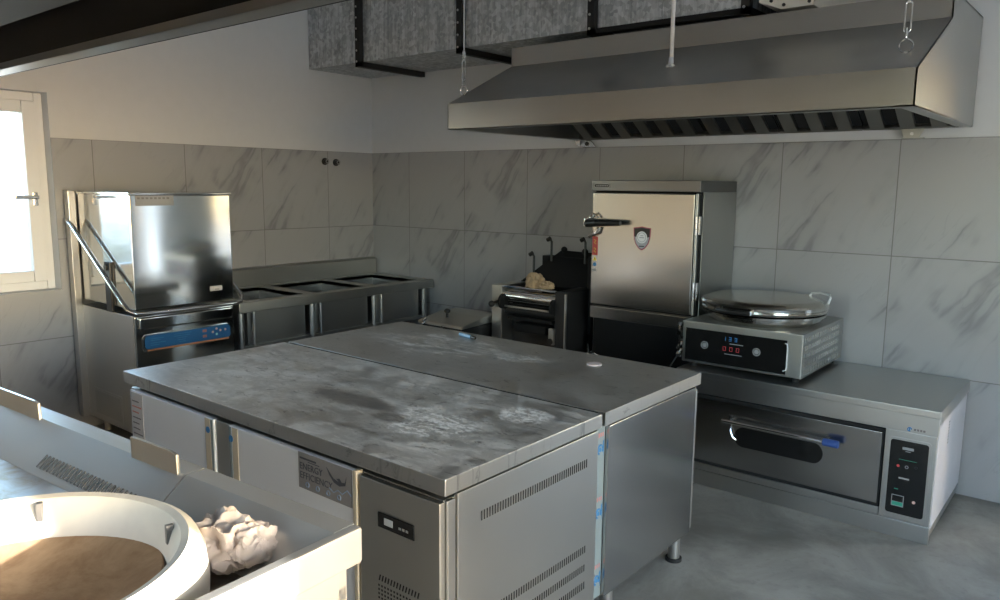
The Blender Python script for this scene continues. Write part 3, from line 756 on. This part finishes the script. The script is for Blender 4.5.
# feed hopper sloping up to the wall
b = B()
t = bmesh.new()
q = [(1.86, -.36, .905), (2.42, -.36, .90), (2.40, -.16, 1.115), (2.06, -.16, 1.12)]
A_ = [t.verts.new(p) for p in q]; Z_ = [t.verts.new((p[0], p[1]+.05, p[2]-.03)) for p in q]
t.faces.new(A_); t.faces.new(Z_[::-1])
for k in range(4): t.faces.new((A_[k], Z_[k], Z_[(k+1) % 4], A_[(k+1) % 4]))
bmesh.ops.recalc_face_normals(t, faces=t.faces); b._add(t)
b.box(2.395, 2.43, -.36, -.14, .62, 1.11, .006); b.box(1.93, 2.40, -.2, -.12, .78, 1.08, .004)
for x, z in ((2.085, 1.125), (2.25, 1.12), (2.385, 1.118)): b.ball((x, -.165, z), .022, sub=2)
b.out('feed_hopper', M['black_rag'], D)
for x, y, z0, z1 in ((1.935, -.30, .93, 1.09), (2.035, -.24, 1.05, 1.19), (2.30, -.24, 1.05, 1.20)):
    b = B(); b.tube([(x, y, z0), (x, y, z1-.01), (x-.006, y, z1), (x-.02, y-.01, z1+.004)], .0075, 8); b.cyl((x-.028, y-.01, z1), (x-.005, y-.01, z1+.012), .014, seg=10); b.out('upright_rod', M['black'], D)
b = B(); b.box(2.295, 2.335, -.625, -.6, .58, .68, .003); b.cyl((2.31, -.63, .60), (2.31, -.6, .60), .02, seg=16, mat=1); b.out('motor_bracket', [M['steel'], M['black']], D)
# tan cloth slumped on the rollers
def crumple(c, rx, ry, rz, seed, amp, freq, sub=5, ridge=True):
    t = bmesh.new(); bmesh.ops.create_icosphere(t, subdivisions=sub, radius=1)
    for v in t.verts:
        d = v.co.normalized(); o = Vector((seed*3.1, seed*1.7, seed))
        w = d*freq+o; w = w+.6*noise.noise_vector(d*1.7+o)
        n = 1-abs(noise.noise(w))*2.2; n2 = 1-abs(noise.noise(w*2.3))*2
        k = 1+amp*(n-.4)+amp*.35*(n2-.4)
        s = Vector((d.x*rx*k, d.y*ry*k, max(d.z*rz*k, -rz*.45)))
        v.co = Vector(c)+s
    return t
b = B(); b._add(crumple((2.115, -.525, .935), .062, .045, .062, 2, .3, .9)); b._add(crumple((2.205, -.53, .925), .05, .04, .03, 5, .3, 1.0, 4))
tag(b.out('crumpled_cloth', M['wheat']), 'tan crumpled cloth lying on top of the dough sheeter rollers', 'cloth')

# ------------------------------------------------------------------ dough mixer box beside the sheeter
X = thing('dough_mixer', 'low dark dough mixer with grey lid and black knob, in front of the corner', 'dough mixer', (1.56, -.7, 0))
b = B(); b.box(1.43, 1.80, -.86, -.42, .28, .655, .03); b.out('trough', M['dark_steel'], X)
b = B(); b.prism([(-.88, .645), (-.87, .665), (-.66, .70), (-.5, .70), (-.42, .68), (-.42, .66)], 'x', 1.415, 1.812, bev=.006); ml = b.out('lid', M['steel_dull'], X)
b = B(); b.cyl((1.575, -.76, .68), (1.575, -.76, .715), .009, seg=10); b.ball((1.575, -.76, .726), .022, (1, 1, .8)); b.out('knob', M['black'], ml)
for dz in (0, .022):
    b = B(); b.tube([(1.45+dz*.5, -.885, .62+dz), (1.485+dz*.5, -.90, .65+dz), (1.50+dz*.5, -.885, .665+dz)], .007, 8); b.out('lid_latch', M['chrome'], X)
b = B(); b.cyl((1.64, -.86, .64), (1.64, -.885, .64), .012, seg=12); b.out('lock_pin', M['chrome'], X)
for x in (1.49, 1.74):
    for y in (-.8, -.48):
        b = B(); b.box(x-.022, x+.022, y-.022, y+.022, .0, .29, .003); b.out('leg', M['dark_steel'], X)

# ------------------------------------------------------------------ triple sink
K = thing('triple_sink', 'long stainless three-bowl sink with backsplash along the left wall', 'sink', (.37, -.9, 0))
ky0, ky1, kx1, kz = -1.765, -.03, .742, .80
bowls = [(-1.66, -1.22), (-1.13, -.66), (-.57, -.13)]
bx0, bx1 = .13, .66
b = B()
b.box(.05, bx0, ky0, ky1, kz-.03, kz, .003); b.box(bx1, kx1, ky0, ky1, kz-.065, kz, .006)
ys_ = [ky0]+[v for q in bowls for v in q]+[ky1]
for i in range(0, len(ys_), 2): b.box(bx0, bx1, ys_[i], ys_[i+1], kz-.03, kz, .002)
b.out('sink_top', M['steel_dull'], K)
b = B(); b.prism([(.012, .74), (.012, .935), (.05, .935), (.062, .92), (.066, .80), (.066, .74)], 'y', ky0, ky1, bev=.003); b.out('backsplash', M['steel_dull'], K)
for y0, y1 in bowls:
    b = B(); zb = .52
    b.box(bx0-.004, bx0, y0-.004, y1+.004, zb, kz-.004); b.box(bx1, bx1+.004, y0-.004, y1+.004, zb, kz-.004); b.box(bx0, bx1, y0-.004, y0, zb, kz-.004); b.box(bx0, bx1, y1, y1+.004, zb, kz-.004); b.box(bx0-.004, bx1+.004, y0-.004, y1+.004, zb-.006, zb)
    b.cyl(((bx0+bx1)/2, (y0+y1)/2, zb-.04), ((bx0+bx1)/2, (y0+y1)/2, zb+.002), .04, seg=18)
    b.out('bowl', M['steel_dull'], K)
for y in (ky0+.04, -1.175, -.615, ky1-.06):
    for x in (.69, .1):
        b = B(); b.cyl((x, y, .0), (x, y, .77), .02, seg=14); b.out('leg', M['steel'], K)
for y0, y1 in bowls:
    b = B(); b.cyl((.69, y0+.03, .5), (.69, y0+.03, .77), .012, seg=10) ; b.out('stay', M['steel'], K)
b = B(); b.box(.66, .70, ky0+.04, ky1-.06, .49, .515, .004); b.box(.08, .12, ky0+.04, ky1-.06, .49, .515, .004); b.out('rail', M['steel_dull'], K)
# two capped water outlets above the sink
for y, z, l in ((-.499, 1.719, 'black water outlet high on the left wall, the left one of two'), (-.389, 1.714, 'black water outlet high on the left wall, the one nearer the corner')):
    r = thing('water_outlet', l, 'pipe outlet', (0, y, z), 'water outlets above the sink')
    b = B(); b.cyl((0, y, z), (.012, y, z), .028, seg=24, bev=.002); b.out('flange', M['dark_steel'], r)
    b = B(); b.cyl((.012, y, z), (.035, y, z), .02, seg=20, bev=.002); b.tube(arc((.036, y, z), .013, 0, 360, 16, 'yz')[:-1], .003, 6, True, mat=1); b.out('fitting', [M['black'], M['panel_text']], r)

# ------------------------------------------------------------------ hood dishwasher
W = thing('hood_dishwasher', 'stainless hood dishwasher with blue control panel beside the window', 'dishwasher', (.4, -2.11, 0))
wx0, wx1, wy0, wy1 = .05, .74, -2.42, -1.80
b = B(); b.box(wx0, wx1-.02, wy0, wy1, .1, .80, .004)
b.box(.17, .53, wy0-.003, wy0+.002, .13, .30, .001); b.box(.185, .515, wy0-.0045, wy0, .145, .285, mat=1)
b.out('lower_body', [M['steel'], M['steel_dull']], W)
b = B(); b.prism([(wy0, .1), (wy1, .1), (wy1, .80), (wy0, .80)], 'x', wx1-.02, wx1, bev=.012); b.box(wx1-.004, wx1+.022, wy0+.02, wy1-.02, .72, .792, .012); fp = b.out('front_panel', M['steel_dw'], W)
# control strip
b = B()
def rrect_yz(y0, y1, z0, z1, r): return rrect(y0, y1, z0, z1, r)
b.prism(rrect_yz(-2.38, -1.83, .588, .69, .025), 'x', wx1, wx1+.008, mat=0); b.prism(rrect_yz(-2.372, -1.838, .606, .684, .02), 'x', wx1+.004, wx1+.0095, mat=1)
b.box(wx1+.004, wx1+.0094, -2.36, -1.85, .594, .604, mat=2)
cpn = b.out('control_panel', [M['steel_mirror'], M['panel_blue'], M['orange']], W)
b = B(); xx = wx1+.0095
random.seed(2)
for y, z, wd in ((-2.34, .665, .08), (-2.34, .655, .06), (-2.34, .64, .09), (-2.34, .628, .05), (-2.2, .672, .11), (-2.2, .66, .1), (-2.18, .648, .06), (-2.18, .636, .05), (-2.17, .624, .04)):
    b.box(xx, xx+.0004, y, y+wd, z-.003, z, mat=0)
for y in (-2.005,):
    for z in (.665, .632):
        c = B(); c.box(xx, xx+.0006, y-.016, y+.01, z-.008, z+.008); c.out('digit_window', M['ink_red'], cpn)
b.out('printed_lines', M['panel_blue_dark'], cpn)
for y, z, m in ((-1.955, .65, 'pink'), (-1.93, .668, 'pink'), (-1.93, .634, 'mint'), (-1.905, .655, 'pink'), (-1.872, .656, 'pink')):
    b = B(); b.cyl((xx, y, z), (xx+.002, y, z), .0075, seg=14, bev=.0006); b.out('button', M[m], cpn)
# hood
hz0, hz1 = .835, 1.488
b = B(); b.box(wx0+.05, wx1+.01, wy0+.005, wy1-.002, hz0, hz1-.012, .008); b.box(wx0+.04, wx1+.014, wy0, wy1+.004, hz1-.014, hz1, .004)
hood = b.out('hood', M['steel_dw'], W)
b = B(); b.box(wx1+.010, wx1+.013, -2.38, -2.16, 1.415, 1.472, .001); 
for k in range(8): b.box(wx1+.0128, wx1+.0136, -2.37+k*.024, -2.355+k*.024, 1.452, 1.462, mat=1)
b.out('name_plate', [M['panel_text'], M['ink']], hood)
b = B(); b.box(wx1+.010, wx1+.0115, -1.96, -1.88, .90, .93); b.box(wx1+.0112, wx1+.012, -1.93, -1.90, .905, .912, mat=1); b.out('paper_label', [M['paper'], M['ink']], hood)
b = B(); b.box(wx0-.03, wx0+.03, wy0-.04, wy0+.004, .1, 1.492, .004); b.box(wx0-.03, wx0+.03, wy1-.004, wy1+.03, .1, 1.48, .004); b.box(wx0-.03, wx0+.01, wy0, wy1, .1, 1.47, .003); b.out('rear_frame', M['steel'], W)
# lifting bar: two arms down the sides and a bar across the front
ya, yb = wy0-.045, wy1+.05
pts = [(wx0-.0, ya, 1.315), (wx0+.06, ya, 1.29), (wx1-.02, ya, .875), (wx1+.02, ya+.005, .845), (wx1+.055, ya+.035, .825), (wx1+.06, ya+.08, .82), (wx1+.06, yb-.08, .82), (wx1+.055, yb-.035, .825), (wx1+.02, yb-.005, .845), (wx1-.02, yb, .875), (wx0+.06, yb, 1.29), (wx0, yb, 1.315)]
b = B(); b.tube(pts, .013, 12); b.out('lifting_bar', M['chrome'], W)
b = B(); b.box(.43, .50, wy0-.012, wy0+.005, .80, 1.09, .004); b.cyl((.465, wy0-.02, 1.06), (.465, wy0, 1.06), .02, seg=16); b.out('guide_bracket', M['dark_steel'], W)
for x in (wx0+.08, wx1-.1):
    for y in (wy0+.08, wy1-.08):
        b = B(); b.cyl((x, y, 0), (x, y, .11), .02, seg=14); b.out('foot', M['steel'], W)

# ------------------------------------------------------------------ exhaust hood over the back wall
E = thing('exhaust_hood', 'wide stainless exhaust hood hanging above the oven and steamer', 'exhaust hood', (3.2, -.65, 1.84))
ex0, ex1, ey, ez0, ez1 = 2.07, 4.352, -1.285, 1.842, 1.978
prof = [(-.004, 1.855), (-.004, 2.36), (-.735, 2.345), (-.735, 2.24), (ey, ez1), (ey, ez0)]
th = .006
def sheet(b, pl, a0, a1, th, mat=None):   # folded sheet following pl in the y-z plane
    for (y0, z0), (y1, z1) in zip(pl, pl[1:]):
        d = Vector((y1-y0, z1-z0)).normalized(); n = Vector((-d.y, d.x))*th
        b.prism([(y0, z0), (y1, z1), (y1+n.x, z1+n.y), (y0+n.x, z0+n.y)], 'x', a0, a1, mat=mat)
b = B(); sheet(b, [(-.004, 2.36), (-.735, 2.345), (-.735, 2.24), (ey, ez1), (ey, ez0)], ex0, ex1, th)
sheet(b, [(ey, ez0), (ey+.06, ez0)], ex0, ex1, .004); b.box(ex0, ex1, -.05, -.004, 1.848, 1.855); b.box(ex0, ex1, -.008, -.004, 1.85, 2.35)
b.out('canopy', M['steel_hood'], E)
for x0, x1 in ((ex0, ex0+.006), (ex1-.006, ex1)):
    b = B(); b.prism(prof, 'x', x0, x1)
    b.prism([(ey, ez0), (-.004, 1.848), (-.004, 1.856), (ey, ez0+.006)], 'x', x0-(.0 if x0 < 3 else .05), x1+(.05 if x0 < 3 else 0))
    b.out('end_panel', M['steel_dull'], E)
# baffle filters sloping under the canopy
for i in range(5):
    fx0 = ex0+.075+i*.434
    b = B()
    Mx = Matrix.Translation((fx0, -.07, 1.872)) @ Matrix.Rotation(R(149), 4, 'X')
    b.box(0, .425, 0, .70, .0, .012, M=Mx, mat=1)
    for k in range(3): b.box(.03+k*.14, .1+k*.14, .01, .69, .012, .034, .004, M=Mx)
    b.box(0, .425, -.004, .012, 0, .03, M=Mx, mat=0)
    b.out('baffle_filter', [M['baffle'], M['gap']], E)
# supports
r = thing('support_rod', 'thin white rod holding up the middle of the exhaust hood', 'rod', (3.243, -1.0, 2.105), 'hood hangers')
b = B(); b.cyl((3.243, -1.0, 2.13), (3.243, -1.0, H), .0095, seg=12); b.out('rod', M['rope'], r)
b = B(); b.cyl((3.243, -1.0, 2.112), (3.243, -1.0, 2.15), .018, .014, seg=14, bev=.003); b.cyl((3.243, -1.0, 2.102), (3.243, -1.0, 2.114), .028, seg=16); b.out('anchor', M['chrome'], r)
def chain(x, y, z0, label):
    r = thing('hanging_chain', label, 'chain', (x, y, z0), 'hood hangers')
    b = B(); b.tube(arc((x, y, z0+.025), .024, 0, 360, 20, 'xz')[:-1], .0035, 7, True); b.cyl((x, y, z0-.002), (x, y, z0+.006), .009, seg=10); b.out('eye_ring', M['chrome'], r)
    def link(zc, L, rad, rot):
        pl = 'xz' if rot else 'yz'
        p = arc((x, y, zc+L), rad, 0, 180, 8, pl)+arc((x, y, zc-L), rad, 180, 360, 8, pl)
        b = B(); b.tube(p, .003, 6, True); return b
    link(z0+.07, .012, .008, False).out('link', M['chrome'], r)
    z = z0+.13; link(z, .045, .011, True).out('turnbuckle', M['chrome'], r)
    b = B(); b.tube([(x, y, z+.05), (x, y, z+.09), (x, y, H)], .0035, 7); b.out('wire', M['chrome'], r)
    link(z+.085, .012, .009, False).out('link', M['chrome'], r)
chain(2.085, -1.17, 2.035, 'slack steel chain at the left front corner of the exhaust hood')
chain(4.272, -1.12, 2.055, 'steel chain with turnbuckle at the right front corner of the exhaust hood')
# brackets below the hood
for x, m, lab in ((2.172, 0, 'small shiny triangular bracket under the left end of the exhaust hood'), (4.10, 1, 'small steel bracket under the right end of the exhaust hood')):
    r = thing('wall_bracket', lab, 'bracket', (x, 0, 1.80), 'brackets carrying the hood')
    b = B()
    if m == 0: b.prism([(x-.07, 1.80), (x+.07, 1.80), (x+.02, 1.848), (x-.01, 1.848)], 'y', -.055, -.043, bev=.002); b.prism([(x-.1, 1.845), (x-.06, 1.845), (x-.06, 1.806), (x-.09, 1.82)], 'y', -.05, -.03)
    else: b.prism([(x-.055, 1.848), (x+.055, 1.848), (x+.032, 1.802), (x-.035, 1.802)], 'y', -.055, -.043, bev=.002)
    b.box(x-.05, x+.05, -.045, 0.0, 1.80, 1.804); b.out('plate', M['chrome'] if m == 0 else M['steel_dull'], r)
    b = B(); zc = 1.822
    b.cyl((x, -.055, zc), (x, -.062, zc), .013 if m == 0 else .008, seg=14); b.out('bolt', M['black'] if m == 0 else M['white_plastic'], r)

# ------------------------------------------------------------------ galvanised duct along the back wall
U = thing('ventilation_duct', 'galvanised rectangular duct with black flanges running along the back wall', 'duct', (1.75, -.31, 2.41))
b = B(); dx1 = 3.47; b.box(.0, dx1, -.625, -.004, 2.41, 2.95, .003)
random.seed(6); x = .06
while x < dx1:
    b.box(x, x+.005, -.6275, -.624, 2.413, 2.948); x += random.choice((.12, .17, .2, .1))
b.out('duct_body', M['galv'], U)
for x in (.61, 1.585, 2.57, 3.45):
    b = B(); b.box(x-.022, x+.022, -.665, -.625, 2.375, 2.97); b.box(x-.022, x+.022, -.665, -.005, 2.372, 2.41)
    b.box(x-.022, x+.022, -.665, -.005, 2.95, 2.97)
    for k in range(8): b.cyl((x-.006, -.665, 2.41+k*.075), (x-.006, -.670, 2.41+k*.075), .007, seg=8, mat=1)
    b.out('flange', [M['rubber'], M['steel_dull']], U)
b = B(); b.box(2.57, 3.45, -.64, -.58, 2.385, 2.412); b.out('bottom_gap_strip', M['gap'], U)  # black strip along the lower front edge of the duct
V = thing('exhaust_box', 'cream sheet metal box joining the duct to the top of the exhaust hood', 'duct box', (3.62, -.4, 2.36))
b = B(); b.prism([(3.53, 2.95), (3.53, 2.41), (3.64, 2.368), (3.785, 2.368), (3.785, 2.95)], 'y', -.70, -.05, bev=.003); b.out('box_body', M['cream_paint'], V)
for x, z in ((3.545, 2.45), (3.59, 2.41), (3.65, 2.385), (3.765, 2.386)):
    b = B(); b.cyl((x, -.698, z), (x, -.706, z), .008, seg=8); b.out('rivet', M['dark_steel'], V)

# ------------------------------------------------------------------ wok range in the foreground
RX1, RY1, RZ = 3.83, -3.42, .85
Q = thing('wok_range', 'stainless wok range in the foreground with low back ledge', 'range', (RX1, RY1, 0), rz=R(3.5))
RX0, RY0 = 1.15, -4.55
b = B(); b.box(RX0+.02, RX1-.012, RY0+.05, RY1-.035, .12, .735, .003); b.box(RX1-.014, RX1-.008, RY0+.08, RY1-.06, .14, .772, .002); b.box(RX1-.03, RX1-.012, RY0+.05, RY1-.035, .12, .772, .002); b.out('range_body', M['steel_worn'], Q)
b = B()
# rim: back ledge with sloping inner face, end rim, front rim
sl = lambda b, x0, x1, m=None: b.prism([(RY1, .775), (RY1, RZ), (RY1-.055, RZ), (RY1-.06, RZ-.004), (RY1-.17, RZ-.092), (RY1-.17, .735)], 'x', x0, x1, mat=m)
sl(b, 3.285, RX1-.025); sl(b, RX0, 3.28)
b.box(RX1-.027, RX1, RY0, RY1, .772, RZ, .006)
b.box(RX0, RX1-.02, RY0, RY0+.1, .775, RZ, .006)
b.out('rim', M['steel_worn'], Q)
b = B(); b.box(RX0+.01, RX1-.02, RY0+.08, RY1-.15, .735, .757); b.out('basin', M['basin'], Q)
b = B()
for i in range(34):
    x = 2.72+i*.019; b.prism([(RY1-.155, RZ-.081), (RY1-.125, RZ-.056), (RY1-.125, RZ-.052), (RY1-.155, RZ-.077)], 'x', x, x+.007)
b.out('drain_slots', M['slot_grey'], Q)
for x0, x1 in ((3.05, 3.26), (2.24, 2.54)):
    b = B(); b.prism([(x0, RZ-.02), (x1, RZ-.02), (x1-.004, RZ+.045), (x1-.03, RZ+.05), (x0, RZ+.05)], 'y', RY1-.062, RY1-.054, bev=.001)
    b.out('splash_tab', M['steel'], Q)
b = B(); b.prism([(RY1, .3), (RY1-.001, .3), (RY1-.001, .31), (RY1, .31)], 'x', RX0, RX0+.01); b.bm.free()
# burner ring + wok
rc = (3.45, -3.94, 0)
b = B(); b.lathe(rc, [(.345, .757), (.347, .79), (.342, .835), (.33, .862), (.312, .873), (.297, .869), (.287, .853), (.272, .81), (.262, .757)], 72)
for a in (145, 72, 5, -70, 215):
    a = R(a); b.box(-.012, .004, -.006, .006, .826, .866, .002, M=Matrix.Translation((rc[0]+.287*math.cos(a), rc[1]+.287*math.sin(a), 0)) @ Matrix.Rotation(a, 4, 'Z'), mat=1)
b.out('burner_ring', [M['ring'], M['slot_grey']], Q)
for x, y in ((RX1-.1, RY1-.12), (RX0+.1, RY1-.12), (RX1-.1, RY0+.12), (RX0+.1, RY0+.12)):
    b = B(); b.cyl((x, y, 0), (x, y, .13), .025, seg=14); b.out('foot', M['steel'], Q)
b = B(); top_ = [(.255*i/16, .7635+.038*(i/16)**3.2) for i in range(17)]
wk = [(0, .7575)]+[(r, z-.006) for r, z in top_[1:]]+[(.259, .80)]+top_[::-1]
b.lathe((rc[0], rc[1], 0), wk, 72)
tag(b.out('wok', M['wok'], base=(rc[0], rc[1], .7575)), 'shallow rust-brown wok sitting in the pale burner ring of the range', 'wok')
b = B(); b._add(crumple((3.60, -3.59, .798), .068, .06, .062, 7, .42, 1.25, 6)); b._add(crumple((3.66, -3.565, .803), .042, .048, .045, 3, .4, 1.3, 5))
tag(b.out('crumpled_rag', M['cloth']), 'pale crumpled rag on the range top beside the burner ring', 'rag')

# range hood overhead
F = thing('range_hood', 'dark exhaust hood overhead in the foreground, above the wok range', 'exhaust hood', (2.4, -4.0, 1.9))
fx0, fx1, fy1, fy0, fz = .25, 4.25, -3.385, -4.75, 1.9
b = B()
b.box(fx0, fx1, fy1-.006, fy1, fz, 2.07); b.box(fx0, fx1, fy0, fy0+.006, fz, 2.07)
for s, y in ((1, fy1-.003), (-1, fy0+.003)):
    y2 = -4.07+s*.25; d = .006
    b.prism([(y, 2.065), (y2, 2.5), (y2, 2.507), (y, 2.072)], 'x', fx0, fx1)
b.box(fx0, fx1, -4.33, -3.81, 2.5, 2.506)
for x in (fx0, fx1-.006): b.prism([(fy1, fz), (fy1, 2.07), (-3.82, 2.5), (-4.32, 2.5), (fy0, 2.07), (fy0, fz)], 'x', x, x+.006)
b.out('canopy', M['hood_inside'], F)
b = B(); b.box(fx0, fx1, fy1-.062, fy1-.006, fz, fz+.005); b.box(fx0, fx1, fy1-.064, fy1-.058, fz, fz+.02); b.box(fx0, fx1, fy0+.006, fy0+.06, fz, fz+.005); b.out('gutter', M['steel'], F)
b = B()
Mx = Matrix.Translation((0, fy1-.064, 2.03)) @ Matrix.Rotation(R(140), 4, 'X')
b.box(fx0+.02, fx1-.02, 0, .6, -.01, .0, M=Mx)
b.out('inner_panel', M['dark_steel'], F)
for x in (.8, 3.7):
    for y in (-3.9, -4.25):
        b = B(); b.cyl((x, y, 2.506), (x, y, H), .008, seg=10); b.out('hanger', M['steel_dull'], F)

# ------------------------------------------------------------------ light
EL, AZ = R(12), math.atan2(1.0, .36)
sd_ = Vector((math.sin(AZ)*math.cos(EL), math.cos(AZ)*math.cos(EL), math.sin(EL)))
L = bpy.data.lights.new('sun', 'SUN'); L.energy = 24.0; L.angle = R(.6); L.color = (1, .96, .89)
o = bpy.data.objects.new('sun', L); C.objects.link(o); o.rotation_euler = sd_.to_track_quat('Z', 'Y').to_euler(); o.location = (7, 8, 5)
wd = bpy.data.worlds.new('sky'); bpy.context.scene.world = wd; wd.use_nodes = True
nt = wd.node_tree; sk = nt.nodes.new('ShaderNodeTexSky'); sk.sky_type = 'NISHITA'; sk.sun_disc = False; sk.sun_elevation = EL; sk.sun_rotation = AZ; sk.ozone_density = 2.0; sk.dust_density = 1.2
nt.links.new(sk.outputs[0], nt.nodes['Background'].inputs[0]); nt.nodes['Background'].inputs[1].default_value = 2.7
def portal(name, loc, rot, sx, sy):
    L = bpy.data.lights.new(name, 'AREA'); L.shape = 'RECTANGLE'; L.size = sx; L.size_y = sy; L.cycles.is_portal = True
    o = bpy.data.objects.new(name, L); C.objects.link(o); o.location = loc; o.rotation_euler = rot
portal('portal_window', (-.2, (WY0+WY1)/2, (WZ0+WZ1)/2), (0, R(-90), 0), WZ1-WZ0, WY1-WY0)
portal('portal_door', ((DX0+DX1)/2, .2, DZ/2), (R(-90), 0, 0), DX1-DX0, DZ)
portal('portal_doorway', (XR+.1, -3.34, 1.12), (0, R(90), 0), 2.25, 1.9)
portal('portal_front', (4.0, YF-.1, 1.65), (R(90), 0, 0), 2.0, 1.3)

# ------------------------------------------------------------------ camera
cam = bpy.data.cameras.new('camera'); co = bpy.data.objects.new('camera', cam); C.objects.link(co)
yaw, pitch, roll = 2.2548, .1489, .0096
cam.sensor_fit = 'HORIZONTAL'; cam.sensor_width = 36; cam.lens = 768.29/1000*36; cam.clip_start = .05
f = Vector((math.cos(yaw)*math.cos(pitch), math.sin(yaw)*math.cos(pitch), -math.sin(pitch)))
r_ = Vector((math.sin(yaw), -math.cos(yaw), 0)); u = r_.cross(f)
c, s = math.cos(roll), math.sin(roll); r2 = c*r_+s*u; u2 = -s*r_+c*u
co.matrix_world = Matrix(((r2.x, u2.x, -f.x, 4.9921), (r2.y, u2.y, -f.y, -4.4041), (r2.z, u2.z, -f.z, 1.5497), (0, 0, 0, 1)))
sc = bpy.context.scene; sc.camera = co
for o in list(bpy.data.objects):
    if '_base' in o: del o['_base']
sc.view_settings.view_transform = 'Standard'; sc.view_settings.look = 'None'; sc.view_settings.gamma = 1; sc.view_settings.use_curve_mapping = False
sc.view_settings.exposure = 0.08
sc.cycles.max_bounces = 10; sc.cycles.diffuse_bounces = 6; sc.cycles.glossy_bounces = 6; sc.cycles.sample_clamp_indirect = 4
sc.cycles.use_denoising = True
